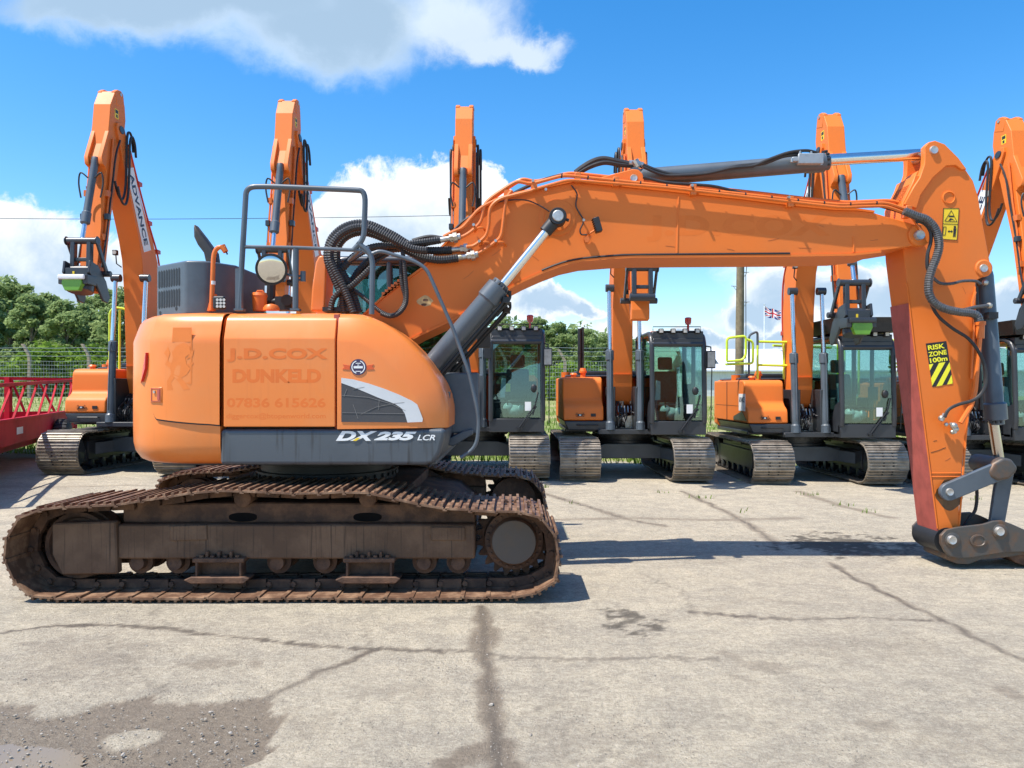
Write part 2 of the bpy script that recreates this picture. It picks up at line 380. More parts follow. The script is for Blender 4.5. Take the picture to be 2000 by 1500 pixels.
# ---- ground -------------------------------------------------------------------------------
def axis(a, b, st, lo, hi, grow=1.35):
    c = list(np.arange(a, b, st)); l = [a]; d = st
    while l[-1] > lo: d *= grow; l.append(l[-1] - d)
    r = [c[-1]]; d = st
    while r[-1] < hi: d *= grow; r.append(r[-1] + d)
    return np.array(sorted(set(l[1:])) + c + r[1:])
xs = axis(-3.7, 5.6, .028, -2500, 2500, 1.22)
ys = np.concatenate([axis(3.2, 9.0, .028, -60, 9.0, 1.4)[:-1], np.arange(9.05, 22, .075), 22 + np.cumsum(.09 * 1.2 ** np.arange(45))])
ys = np.unique(ys)
GX, GY = np.meshgrid(xs, ys); nx, ny = len(xs), len(ys)
def vnoise(x, y, s, seed=0):                  # value noise, vectorised
    x = x * s + seed * 17.3; y = y * s + seed * 9.7
    xi = np.floor(x); yi = np.floor(y); fx = x - xi; fy = y - yi
    fx = fx * fx * (3 - 2 * fx); fy = fy * fy * (3 - 2 * fy)
    h = lambda a, b: np.modf(np.abs(np.sin(a * 127.1 + b * 311.7 + seed * 3.1) * 43758.5453))[0]
    return (h(xi, yi) * (1 - fx) + h(xi + 1, yi) * fx) * (1 - fy) + (h(xi, yi + 1) * (1 - fx) + h(xi + 1, yi + 1) * fx) * fy
def fbm(x, y, s, seed=0, o=4):
    t = 0; a = .5
    for i in range(o):
        t = t + a * vnoise(x, y, s * 2 ** i, seed + i); a *= .5
    return t / .94
def seg_dist(px, py, pts):
    d = np.full(px.shape, 1e9)
    for (ax, ay), (bx, by) in zip(pts, pts[1:]):
        vx, vy = bx - ax, by - ay; l2 = vx * vx + vy * vy + 1e-12
        t = np.clip(((px - ax) * vx + (py - ay) * vy) / l2, 0, 1)
        d = np.minimum(d, np.hypot(px - ax - t * vx, py - ay - t * vy))
    return d
def in_poly(px, py, pts):
    r = np.zeros(px.shape, bool); n = len(pts); j = n - 1
    for i in range(n):
        xi, yi = pts[i]; xj, yj = pts[j]
        c = ((yi > py) != (yj > py)) & (px < (xj - xi) * (py - yi) / (yj - yi + 1e-12) + xi)
        r ^= c; j = i
    return r
damp = np.zeros(GX.shape); crack = np.zeros(GX.shape); oil = np.zeros(GX.shape)
wob = (fbm(GX, GY, 6, 3) - .5); wob2 = (fbm(GX, GY, 22, 5) - .5)
def line(px_pts, width, strength, target, soft=1.0, jit=.10):
    pts = [G(*q) for q in px_pts]
    d = seg_dist(GX + wob * jit, GY + wob2 * jit, pts)
    wv = width * (0.55 + 1.0 * fbm(GX, GY, 3.0, 8))
    brk = np.clip(.30 + 1.25 * (fbm(GX, GY, 2.1, 12) - .15), .25, 1)
    target[:] = np.maximum(target, strength * (brk if width < .045 else 1) * (1 - sstep(wv * (1 - .6 * soft), wv * (1 + soft), d)))
line([(938, 1186), (944, 1215), (946, 1245), (948, 1290), (952, 1340), (962, 1400), (968, 1450), (978, 1540)], .048, .9, damp, .5, .10)
line([(946, 1235), (940, 1262)], .085, .9, damp, .5, .1)
line([(880, 1492), (930, 1470), (985, 1452), (990, 1500)], .07, .9, damp, .5)
line([(0, 1236), (100, 1223), (200, 1221), (330, 1228), (420, 1240), (520, 1252), (620, 1262), (720, 1268), (940, 1272)], .024, .85, damp, .6)
line([(720, 1270), (660, 1300), (610, 1320), (560, 1345), (515, 1365)], .028, .85, damp, .6)
line([(945, 1274), (1000, 1285), (1160, 1288), (1290, 1283), (1400, 1288)], .018, .65, damp, .7)
line([(1620, 1098), (1690, 1140), (1760, 1175), (1830, 1205), (1900, 1245), (2050, 1310)], .034, .9, damp, .7)
line([(1350, 1195), (1450, 1205), (1560, 1210), (1680, 1206), (1820, 1211)], .026, .8, damp, .7)
line([(1395, 1195), (1430, 1175), (1480, 1168), (1560, 1180)], .03, .35, damp, .9)
line([(1410, 1275), (1440, 1290), (1480, 1305), (1530, 1312)], .04, .85, damp, .7)
line([(1440, 1320), (1470, 1335)], .03, .6, damp, .9)
line([(1060, 966), (1130, 985), (1230, 1015), (1300, 1028)], .05, .7, damp, .9)
line([(1330, 958), (1420, 1000), (1470, 1030), (1520, 1062)], .05, .7, damp, .9)
line([(1050, 1016), (1250, 1012), (1400, 1016), (1560, 1012)], .06, .7, damp, .9)
line([(1560, 955), (1640, 985), (1740, 1010)], .06, .7, damp, .9)
line([(-200, 965), (60, 968), (300, 962)], .05, .7, damp, .9)
line([(1960, 1345), (2000, 1365)], .05, .6, damp, .8)
for p in ([(200, 1240), (240, 1300), (330, 1360)], [(1000, 1400), (1100, 1350), (1200, 1345)], [(1180, 1495), (1260, 1430), (1400, 1400), (1560, 1420)], [(1650, 1500), (1700, 1420), (1850, 1390)], [(1240, 1120), (1330, 1150), (1360, 1200)], [(1100, 1330), (1090, 1420), (1120, 1500)], [(700, 1190), (720, 1268)], [(300, 1192), (330, 1228)], [(1060, 1010), (1060, 1200)]):
    line(p, .010, .40, crack, .9, .22)
for p in ([(0, 1236), (100, 1223), (200, 1221), (330, 1228), (420, 1240), (520, 1252), (620, 1262), (720, 1268), (940, 1272)], [(720, 1270), (660, 1300), (610, 1320), (560, 1345), (515, 1365)], [(1620, 1098), (1690, 1140), (1760, 1175), (1830, 1205), (1900, 1245), (2050, 1310)], [(1350, 1195), (1450, 1205), (1560, 1210), (1680, 1206), (1820, 1211)], [(945, 1274), (1000, 1285), (1160, 1288), (1290, 1283), (1400, 1288)], [(1330, 958), (1420, 1000), (1470, 1030), (1520, 1062)], [(1060, 966), (1130, 985), (1230, 1015), (1300, 1028)]):
    line(p, .015, .75, crack, .7, .12)
line([(940, 1186), (944, 1215), (946, 1245), (948, 1290), (953, 1340), (963, 1400), (969, 1450), (980, 1540)], .018, .8, crack, .6, .05)
def blot(px, py, rx, ry, s, target, n=1.0):
    x, y = G(px, py); x1, _ = G(px + rx, py); _, y1 = G(px, py + ry)
    d = np.hypot((GX - x) / abs(x1 - x), (GY - y) / max(abs(y1 - y), .02)) + (wob * 1.4 + wob2 * 1.2) * n
    target[:] = np.maximum(target, s * (1 - sstep(.55, 1.15, d)))
blot(1240, 1214, 55, 18, .75, oil, 2.0); blot(1500, 1303, 55, 11, .5, damp); blot(400, 1300, 80, 13, .55, damp, 1.4)
blot(1640, 1064, 130, 18, .8, oil, 1.6); blot(1750, 1078, 160, 12, .5, oil, 1.6); blot(1240, 1490, 60, 22, .4, damp, 1.4); blot(1720, 1420, 40, 12, .4, damp)
blot(130, 1285, 150, 40, .3, damp, 1.8); blot(1330, 1090, 120, 12, .25, damp, 1.5); blot(1900, 1450, 120, 40, .22, damp, 1.6); blot(1150, 1440, 140, 50, .2, damp, 1.8)
blot(600, 1420, 60, 30, .25, damp, 1.6); blot(780, 1350, 70, 20, .22, damp, 1.7); blot(1050, 1230, 60, 20, .2, damp, 1.7); blot(1700, 1260, 130, 30, .22, damp, 1.7)
wet = [G(*q) for q in [(-300, 1372), (0, 1376), (60, 1380), (75, 1402), (120, 1398), (170, 1388), (200, 1375), (260, 1365), (300, 1355), (320, 1370), (400, 1376), (460, 1368), (520, 1358), (515, 1385), (545, 1408), (540, 1440), (530, 1475), (480, 1500), (455, 1540), (430, 1800), (-900, 1800)]]
ww = in_poly(GX + wob * .10 + wob2 * .05, GY + wob2 * .10 + wob * .06, wet).astype(float) * .92
hole_x, hole_y = G(270, 1440); hx1, _ = G(325, 1440); _, hy1 = G(270, 1462)
ww *= sstep(.75, 1.05, np.hypot((GX - hole_x) / abs(hx1 - hole_x), (GY - hole_y) / abs(hy1 - hole_y)) + wob * 1.2)
damp = np.maximum(damp, ww)
grass = sstep(16.9, 18.0, GY + (fbm(GX, GY, .8, 4) - .5) * 2.2)
me = bpy.data.meshes.new('ground')
co3 = np.stack([GX, GY, gz(GX, GY) - .012 * ww + .006 * (fbm(GX, GY, 1.2, 2) - .5)], -1).reshape(-1, 3)
idx = np.arange(nx * ny).reshape(ny, nx)
fc = np.stack([idx[:-1, :-1], idx[:-1, 1:], idx[1:, 1:], idx[1:, :-1]], -1).reshape(-1, 4)
me.vertices.add(len(co3)); me.vertices.foreach_set('co', co3.ravel())
me.loops.add(fc.size); me.loops.foreach_set('vertex_index', fc.ravel()); me.polygons.add(len(fc)); me.polygons.foreach_set('loop_start', np.arange(0, fc.size, 4))
me.update(calc_edges=True); me.polygons.foreach_set('use_smooth', np.ones(len(fc), bool))
at = me.attributes.new('marks', 'FLOAT_COLOR', 'POINT')
at.data.foreach_set('color', np.stack([damp, grass, crack, oil], -1).reshape(-1).astype(np.float32))
gm = bpy.data.materials.new('old_concrete_yard'); gm.use_nodes = True; nt = gm.node_tree; L = nt.links.new; bs = nt.nodes['Principled BSDF']
tc = node(nt, 'ShaderNodeTexCoord'); A = node(nt, 'ShaderNodeAttribute'); A.attribute_name = 'marks'
sp = node(nt, 'ShaderNodeSeparateColor'); L(A.outputs['Color'], sp.inputs[0])
def nz_(s, d=6, r=.6, vec=None):
    n = node(nt, 'ShaderNodeTexNoise'); n.inputs['Scale'].default_value = s; n.inputs['Detail'].default_value = d; n.inputs['Roughness'].default_value = r; L(vec or tc.outputs['Object'], n.inputs[0]); return n.outputs[0]
stretch = node(nt, 'ShaderNodeMapping'); stretch.inputs['Scale'].default_value = (.85, 1.15, 1); L(tc.outputs['Object'], stretch.inputs[0])
big = ramp(nz_(.55, 8, .62), .36, .66); mid = ramp(nz_(3.2, 8, .68, stretch.outputs[0]), .38, .64); fine = ramp(nz_(48, 9, .85), .46, .56); grit = ramp(nz_(105, 5, .8), .54, .62)
c = cmix(big, (.530, .450, .322), (.430, .367, .270))
c = cmix(M_('MULTIPLY', mid, .50), c, (.235, .205, .165))
c = cmix(M_('MULTIPLY', fine, .55), c, (.200, .170, .130))
c = cmix(M_('MULTIPLY', grit, .6), c, (.60, .55, .46))
vo = node(nt, 'ShaderNodeTexVoronoi'); vo.inputs['Scale'].default_value = 38; L(tc.outputs['Object'], vo.inputs[0])
m9 = ramp(nz_(9, 9, .72), .46, .58); m20 = ramp(nz_(21, 7, .75, stretch.outputs[0]), .47, .60)
c = cmix(M_('MULTIPLY', m9, .30), c, (.245, .21, .16)); c = cmix(M_('MULTIPLY', m20, .30), c, (.64, .565, .43))
peb = M_('MULTIPLY', ramp(M_('SUBTRACT', 1.0, vo.outputs['Distance']), .78, .90), ramp(nz_(1.5, 5), .50, .60))
c = cmix(M_('MULTIPLY', peb, .55), c, (.085, .075, .062))
c = cmix(M_('MULTIPLY', sp.outputs[0], .86), c, cmix(ramp(nz_(40, 6, .7), .38, .66), (.150, .114, .080), (.22, .172, .123)))
c = cmix(sp.outputs[2], c, (.09, .075, .06))
c = cmix(A.outputs['Alpha'], c, (.045, .036, .028))
gc = cmix(ramp(nz_(1.1, 7), .42, .6), (.17, .215, .05), (.32, .29, .13))
gfac = ramp(M_('ADD', sp.outputs[1], M_('MULTIPLY', M_('SUBTRACT', nz_(2.5, 8, .7), .5), .9)), .3, .62)
c = cmix(gfac, c, gc)
L(c, bs.inputs['Base Color'])
rg = node(nt, 'ShaderNodeMapRange'); rg.inputs[3].default_value = .86; rg.inputs[4].default_value = .52; L(sp.outputs[0], rg.inputs[0]); L(rg.outputs[0], bs.inputs['Roughness'])
bs.inputs['Specular IOR Level'].default_value = .3
hgt = M_('ADD', M_('ADD', M_('MULTIPLY', nz_(60, 8, .75), .8), M_('MULTIPLY', nz_(7, 8, .7), 1.6)), M_('MULTIPLY', peb, .5))
bp = node(nt, 'ShaderNodeBump'); bp.inputs['Strength'].default_value = .9; bp.inputs['Distance'].default_value = .026; L(hgt, bp.inputs['Height']); L(bp.outputs[0], bs.inputs['Normal'])
me.materials.append(gm)
go = bpy.data.objects.new('ground', me); col.objects.link(go); tag(go, kind='structure')
# puddle, loose stones, grass
pz = gz(*G(60, 1480)) - .004
pm = bpy.data.materials.new('muddy_puddle'); pm.use_nodes = True; b_ = pm.node_tree.nodes['Principled BSDF']
b_.inputs['Base Color'].default_value = (.20, .155, .105, 1); b_.inputs['Roughness'].default_value = .09; b_.inputs['Specular IOR Level'].default_value = .5
pts = [G(*q) for q in [(-260, 1462), (0, 1453), (40, 1456), (95, 1458), (130, 1463), (158, 1472), (166, 1486), (150, 1505), (120, 1540), (-300, 1640)]]
sp_ = smooth_path([Vector((x, y, float(pz))) for x, y in pts], 6, True)
pb = MB(); pb.add([q + Vector((.012 * math.sin(i * 1.9), .012 * math.cos(i * 2.7), 0)) for i, q in enumerate(sp_)] , [tuple(range(len(sp_)))])
po = pb.build('puddle', pm); tag(po, kind='structure')
gb = MB(); r = random.Random(5)
def stone(b, x, y, s):
    M = Matrix.Translation((x, y, float(gz(x, y)) + s * .25)) @ Matrix.Rotation(r.random() * 6.3, 4, 'Z') @ Matrix.Rotation(r.random() * .8, 4, 'X')
    vs = []
    for zz, k in ((-.5, .7), (.1, 1.0), (.5, .5)):
        for i in range(5):
            a = i * 1.2566 + r.random() * .5; q = k * (.75 + r.random() * .5)
            vs.append(M @ Vector((math.cos(a) * q * s, math.sin(a) * q * s * .75, zz * s * .8)))
    b.add(vs, [(0, 1, 6, 5), (1, 2, 7, 6), (2, 3, 8, 7), (3, 4, 9, 8), (4, 0, 5, 9), (5, 6, 11, 10), (6, 7, 12, 11), (7, 8, 13, 12), (8, 9, 14, 13), (9, 5, 10, 14), (10, 11, 12, 13, 14), (4, 3, 2, 1, 0)])
for i in range(900):
    px = r.uniform(-40, 560); py = 1365 + 150 * r.random() ** .7
    if in_poly(np.array([G(px, py)[0]]), np.array([G(px, py)[1]]), wet)[0]: stone(gb, *G(px, py), .0022 + .008 * r.random() ** 5)
for i in range(1500):
    px = r.uniform(-50, 2050); py = 960 + 560 * r.random() ** .8; s = (.002 + .006 * r.random() ** 5) * (1 if py > 1150 else 1.5)
    stone(gb, *G(px, py), s)
for i in range(260):
    t = r.random(); stone(gb, *G(940 + 40 * t + r.gauss(0, 14), 1190 + 320 * t), .002 + .005 * r.random() ** 3)
for px, py, s in ((823 / 2, 1150 + 484 / 2, .014), (480 / 2, 1150 + 650 / 2, .014), (95 / 2, 1150 + 355 / 2, .012), (900 / 2, 1150 + 565 / 2, .012), (1036, 950 + 975 / 2, .014), (60 / 2, 1150 + 498 / 2, .014), (1710 / 2, 1150 + 565 / 2, .012), (960, 1378, .018)):
    stone(gb, *G(px, py), s)
tag(gb.build('gravel', STONE), 'loose stones and grit scattered over the concrete yard', 'gravel', kind='stuff')
gr = MB(); r = random.Random(9)
def blade(x, y, h, z=None):
    z = float(gz(x, y)) if z is None else z; a = r.random() * 6.3; wd = h * .07 + .004
    dx, dy = math.cos(a), math.sin(a); lx, ly = r.uniform(-.5, .5) * h, r.uniform(-.5, .5) * h
    gr.add([(x - dx * wd, y - dy * wd, z - .01), (x + dx * wd, y + dy * wd, z - .01), (x + lx * .5 + dx * wd * .6, y + ly * .5 + dy * wd * .6, z + h * .6), (x + lx, y + ly, z + h)], [(0, 1, 2), (0, 2, 3)])
for i in range(26000):
    y = 17.0 + 21 * r.random() ** 1.7; x = r.uniform(-.72, .72) * y
    if y < 17.9 and r.random() < .6: continue
    blade(x, y, r.uniform(.05, .20) * (1 + .8 * (r.random() < .1)))
for px, py, n in ((1055, 956, 30), (1370, 972, 18), (1575, 962, 16), (1640, 985, 10), (1290, 962, 10), (1905, 968, 14), (1700, 1000, 6), (1130, 985, 6), (1450, 1000, 5)):
    x, y = G(px, py)
    for k in range(n): blade(x + r.gauss(0, .10), y + r.gauss(0, .05), r.uniform(.02, .075))
tag(gr.build('grass', GRASSM), 'rough grass growing along the verge behind the concrete yard', 'grass', kind='stuff')
# ---- trees --------------------------------------------------------------------------------
def leaf_cloud(centres, n, size, rnd, squash=.75):
    b = MB(); var = []
    for i in range(n):
        cx, cy, cz, cr = centres[rnd.randrange(len(centres))]
        while True:
            d = Vector((rnd.uniform(-1, 1), rnd.uniform(-1, 1), rnd.uniform(-1, 1)))
            if .1 < d.length < 1: break
        d = d * (cr * (.55 + .45 * rnd.random()) / max(d.length, .35) * d.length ** .4)
        q = Vector((cx, cy, cz)) + Vector((d.x, d.y, d.z * squash))
        nrm = (d.normalized() * .8 + Vector((rnd.gauss(0, .5), rnd.gauss(0, .5), rnd.gauss(.25, .5)))).normalized()
        u = nrm.orthogonal().normalized(); w_ = nrm.cross(u); a = rnd.random() * 6.3
        u, w_ = u * math.cos(a) + w_ * math.sin(a), w_ * math.cos(a) - u * math.sin(a)
        s = size * rnd.uniform(.5, 1.25)
        b.add([q - u * s, q + w_ * s * .5, q + u * s, q - w_ * s * .5], [(0, 1, 2, 3)]); var.append(rnd.random() * .55)
    return b, var
def leaf_obj(b, var, name, m, parent, org=None):
    o = b.build(name, m, parent, org=org)
    a = o.data.attributes.new('leafvar', 'FLOAT', 'FACE'); a.data.foreach_set('value', np.array(var, np.float32)); return o
def make_tree(seed, h, rad, n, m, low=.0):
    rnd = random.Random(seed); t = empty('birch_tree', (0, 0, 0))
    tb = MB(); lean = rnd.uniform(-.4, .4)
    trunk = [Vector((lean * k * k, .2 * math.sin(k * 4 + seed), h * .9 * k)) for k in [i / 8 for i in range(9)]]
    tb.tube(trunk, [.17 * (1 - .85 * i / 8) + .015 for i in range(9)], 8)
    cs_ = []
    for i in range(74):
        k = low + (1 - low) * rnd.random() ** .85; wd = rad * math.sin(math.pi * min(.97, (k * .8 + .18))) ** .7
        a = rnd.random() * 6.3; rr = wd * rnd.random() ** .5
        c_ = (lean * k * k + math.cos(a) * rr, math.sin(a) * rr, h * k, rad * rnd.uniform(.15, .36))
        cs_.append(c_)
        if i % 2 == 0:
            k0 = max(.1, k - .18); p0 = Vector((lean * k0 * k0, 0, h * .9 * k0))
            tb.tube([p0, p0.lerp(Vector(c_[:3]), .5) + Vector((0, 0, .15)), Vector(c_[:3])], [.06, .04, .015], 5)
    tb.build('trunk', BARK, t)
    b, var = leaf_cloud(cs_, n, .23, rnd); leaf_obj(b, var, 'crown', m, t)
    return t
protos = [make_tree(s, 10, rd, 12000, LEAF1) for s, rd in ((1, 2.7), (2, 3.1), (3, 2.4), (4, 3.4))]
used = [False] * 4
LW, MW = 'trees of the wood beyond the wire fence', 'trees of the wood beyond the wire fence'
spots = [(-45, 528, 64, 'birch at the left edge of the picture, tallest crown of the wood'), (22, 546, 70, 'tall birch whose crown stands above the bare left end of the red trailer'),
 (62, 572, 62, 'birch behind the crank-topped concrete post'), (98, 574, 72, 'pale birch left of the first raised black coupler with the green jaw'), (132, 588, 60, 'low round birch under the green-jawed coupler'),
 (168, 590, 69, 'slim birch directly below the black coupler of the leftmost excavator'), (205, 560, 74, 'birch rising between the leftmost excavator\'s arm and its boom'), (238, 566, 62, 'birch touching the boom of the leftmost excavator'),
 (275, 580, 70, 'birch hidden mostly by the leftmost excavator\'s boom'), (478, 576, 66, 'birch glimpsed under the handrail beside the slotted grey exhaust cover'), (700, 600, 66, 'birch seen through the large excavator\'s cab glass'), (845, 625, 64, 'birch seen through the lower cab window under the boom cylinder'),
 (930, 632, 70, 'birch beside the boom cylinder of the large excavator'), (985, 620, 72, 'birch over the left roof lamps of the cab with the red beacon'), (1022, 626, 66, 'birch behind the red beacon above the cab with a yellow tag'), (1052, 618, 74, 'tallest birch right of the cab with a yellow tag'),
 (1085, 630, 66, 'birch between the yellow-tag cab and the tall black exhaust stack'), (1118, 640, 70, 'birch just left of the tall black exhaust stack'), (1150, 640, 64, 'birch just right of the tall black exhaust stack'), (1182, 652, 72, 'small birch touching the boom cylinder beside the exhaust stack'), (1220, 690, 76, 'lowest birch at the right end of the wood')]
for i, (px, top, Y, lab) in enumerate(spots):
    k = (i * 7 + i // 3) % 4; o = protos[k]
    if used[k]: o = copy_tree(protos[k])
    used[k] = True
    x = (px - CX) / F * Y; z = float(gz(x, Y)); h = CH + (HY - top) / F * Y - z
    o.location = (x, Y, z - .1); s = h / 10.25; o.scale = (s * 1.12, s * 1.12, s); o.rotation_euler = (0, 0, i * 2.4); tag(o, lab, 'tree', LW)
def make_bush(seed):
    rnd = random.Random(seed); t = empty('leafy_bush', (0, 0, 0))
    cs_ = [(rnd.gauss(0, .9), rnd.gauss(0, .7), rnd.uniform(.4, 2.2), rnd.uniform(.4, .8)) for i in range(16)]
    tb = MB()
    for c_ in cs_[:7]: tb.tube([Vector((c_[0] * .1, c_[1] * .1, 0)), Vector(c_[:3])], [.05, .012], 5)
    tb.build('stems', BARK, t)
    b, var = leaf_cloud(cs_, 1600, .16, rnd, .9); leaf_obj(b, var, 'foliage', LEAF2, t); return t
bproto = [make_bush(21), make_bush(22)]; bu = [False, False]
for i, (px, top, Y, lab) in enumerate([(8, 715, 47, 'bright bush at the left picture edge behind the wire'), (48, 700, 49, 'bright green bush just left of the crank-topped fence post'), (88, 672, 46, 'bright leafy bush just right of the crank-topped fence post'), (122, 664, 50, 'tallest pale green bush behind the red trailer rails'), (158, 690, 46, 'bright bush behind the orange counterweight of the leftmost excavator'), (205, 690, 48, 'bush below the slim lime yellow ladder rail'),
   (1072, 712, 50, 'bright bush right of the yellow-tag cab, behind the wire fence'), (1105, 700, 47, 'bright bush left of the exhaust stack base'), (1140, 706, 50, 'bush behind the exhaust stack base'), (1172, 716, 46, 'bush beside the boom cylinder right of the exhaust stack'), (975, 715, 48, 'bush seen through the yellow-tag cab windscreen'), (860, 700, 50, 'bush seen through the dark lower cab window of the large excavator'), (1030, 716, 52, 'bush behind the seat of the yellow-tag cab')]):
    k = i % 2; o = bproto[k] if not bu[k] else copy_tree(bproto[k]); bu[k] = True
    x = (px - CX) / F * Y; z = float(gz(x, Y)); h = CH + (HY - top) / F * Y - z; s = h / 2.7
    o.location = (x, Y, z - .05); o.scale = (s * 1.1, s * 1.1, s); o.rotation_euler = (0, 0, i * 1.7); tag(o, lab, 'bush', 'bushes along the wire fence')
rnd = random.Random(77)
b, var = leaf_cloud([(rnd.uniform(-66, 14), 84 + rnd.uniform(-4, 4), rnd.uniform(.6, 7.6), rnd.uniform(1.5, 2.8)) for i in range(260)], 34000, .42, rnd)
tag(leaf_obj(b, var, 'far_wood', LEAF1, None), 'dense green wood massed behind the nearer birches', 'wood', kind='stuff')
# ---- fence, pole, wire, flag, shed, trailer -----------------------------------------------
fe = empty('wire_fence', (0, 40, float(gz(0, 40))), 'galvanised wire mesh fence on cranked concrete posts behind the yard', 'fence')
fy = 40.0; fz = float(gz(0, fy))
for i in range(-3, 16):
    x = -25.15 + 3.1 * i
    if x > 11: continue
    z0 = float(gz(x, fy)); pb = MB()
    pb.loft([[Vector((x + a * .075 + dx, fy + b2 * .075, z)) for a, b2 in ((-1, -1), (1, -1), (1, 1), (-1, 1))] for z, dx in ((z0 - .1, 0), (z0 + 2.05, 0.02), (z0 + 2.25, -.02), (z0 + 2.8, -.33))])
    pb.build('post', CONC_POST, fe, bevel=.015, seg=1)
wb = MB()
for k, (h, dx) in enumerate([(.15, 0), (.4, 0), (.62, 0), (.84, 0), (1.05, 0), (1.25, 0), (1.45, 0), (1.65, 0), (1.85, 0), (2.05, 0), (2.32, -.06), (2.55, -.18), (2.74, -.29)]):
    pts = [Vector((-25.15 + 3.1 * i * .5 + dx, fy - .08, fz + .1 + h - (.03 if i % 2 else 0))) for i in range(-6, 24)]
    wb.tube(pts, .010 if h < 2.1 else .013, 4)
for i in range(330):
    x = -34 + i * .14; wb.tube([(x, fy - .08, fz + .2), (x, fy - .08, fz + 2.12)], .005, 3)
wb.build('wire_mesh', GALV, fe)
px_, py_ = (1445 - CX) / F * 27, 27.0; pz_ = float(gz(px_, py_))
pole = empty('telegraph_pole', (px_, py_, pz_), 'tall weathered wooden telegraph pole with step bolts behind the orange boom', 'pole')
topz = CH + (HY - 405) / F * 27
b = MB(); b.tube([Vector((px_ + .02 * (i - 5) * .4, py_, pz_ - .3 + (topz - pz_ + .3) * i / 10)) for i in range(11)], [.165 - .004 * i for i in range(11)], 14); b.build('shaft', WOOD, pole)
for k, (y_px, sd) in enumerate([(533, 1), (560, -1), (591, 1), (480, -1), (455, 1)]):
    z = CH + (HY - y_px) / F * 27; b = MB(); b.tube([(px_, py_ - .05, z), (px_ + sd * .32, py_ - .05, z + .02)], .014, 6); b.tube([(px_ + sd * .14, py_ - .05, z - .14), (px_ + sd * .24, py_ - .05, z + .01)], .01, 5); b.build('step_bolt', GALV, pole)
b = MB(); b.tube([(px_ + .21, py_ - .03, pz_ + 1.0), (px_ + .20, py_ - .03, topz - 2.4), (px_ + .3, py_ - .05, topz - 1.4), (px_ + .1, py_, topz - .4)], .013, 5); b.build('cable', BLACK, pole)
b = MB(); b.tube(smooth_path([Vector((px_ - .1, py_, topz - .05)), Vector((-8, 27, 7.66)), Vector((-22, 27, 7.72)), Vector((-44, 27, 8.4))], 10), .011, 4)
tag(b.build('overhead_wire', BLACK), 'thin dark overhead wire crossing the blue sky', 'wire')
fx, fyy = (1492 - CX) / F * 80, 80.0
fp = empty('flagpole', (fx, fyy, float(gz(fx, fyy))), 'slim white flagpole rising behind the pale shed', 'flagpole')
b = MB(); b.cyl((fx, fyy, .9), (fx + .05, fyy, 10.4), .06, .045, 8); b.build('mast', WHITE, fp); b = MB(); b.ball((fx + .05, fyy, 10.45), .09); b.build('finial', GALV, fp)
fl = MB(); nu, nv = 44, 24; W_, H_ = 1.75, .98
vs = [Vector((fx + .1 + W_ * i / nu * .96, fyy + .13 * math.sin(i * .35) * i / nu, 10.2 - H_ * (1 - j / nv) - .42 * i / nu + .06 * math.sin(i * .3 + 1))) for j in range(nv + 1) for i in range(nu + 1)]
def uj(u, v):
    X_, Y_ = u * 60 - 30, v * 30 - 15
    if abs(X_) < 3 or abs(Y_) < 3: return 0
    if abs(X_) < 5 or abs(Y_) < 5: return 2
    d = min(abs(Y_ - X_ * .5), abs(Y_ + X_ * .5)) / 1.118
    return 0 if d < 1.2 else 2 if d < 3 else 1
for j in range(nv):
    for i in range(nu): fl.f.append([j * (nu + 1) + i, j * (nu + 1) + i + 1, (j + 1) * (nu + 1) + i + 1, (j + 1) * (nu + 1) + i]); fl.m.append(uj((i + .5) / nu, (j + .5) / nv))
fl.v = vs; so_ = fl.build('flag', [FLAGR, FLAGB, FLAGW]); tag(so_, 'red white and blue union flag flying from the slim pole', 'flag')
sh = empty('long_shed', (38, 80, 1.0), 'long low white shed with a pale metal roof beyond the field', 'building')
b = MB(); b.box(18.2, 75, 75, 88, .6, 3.35); b.build('wall', WALLW, sh)
b = MB(); b.prism([(17.8, 74.6, 3.36), (17.8, 81.5, 5.75), (17.8, 88.4, 3.36), (17.8, 88.4, 3.5), (17.8, 81.5, 5.9), (17.8, 74.6, 3.5)], (57.6, 0, 0)); b.build('roof', ROOFW, sh)
b = MB()
for i in range(8): b.box(23.4 + i * 2.4, 25.2 + i * 2.4, 74.9, 74.99, 1.2, 2.7)
b.build('doorway', BLACK, sh)
b = MB(); b.prism([(19.8, 76.5, 3.9), (19.8, 76.5, 4.75), (20.2, 76.5, 4.75), (20.8, 76.5, 3.9)], (0, 1.2, 0)); b.build('roof_vent', SLATE, sh)
bl = empty('barrier_panel', (3, 58, float(gz(3, 58))), 'blue barrier panel standing in the field between two excavators', 'barrier')
b = MB(); b.box(-1, 5.4, 58, 58.06, .95, 1.9); b.build('sheet', BLUE, bl)
b = MB(); [b.box(-1 + i * .4, -.95 + i * .4, 57.9, 57.98, .9, 2.0) for i in range(17)]; b.box(-1, 5.45, 57.9, 57.98, 1.95, 2.02); b.build('frame', GALV, bl)
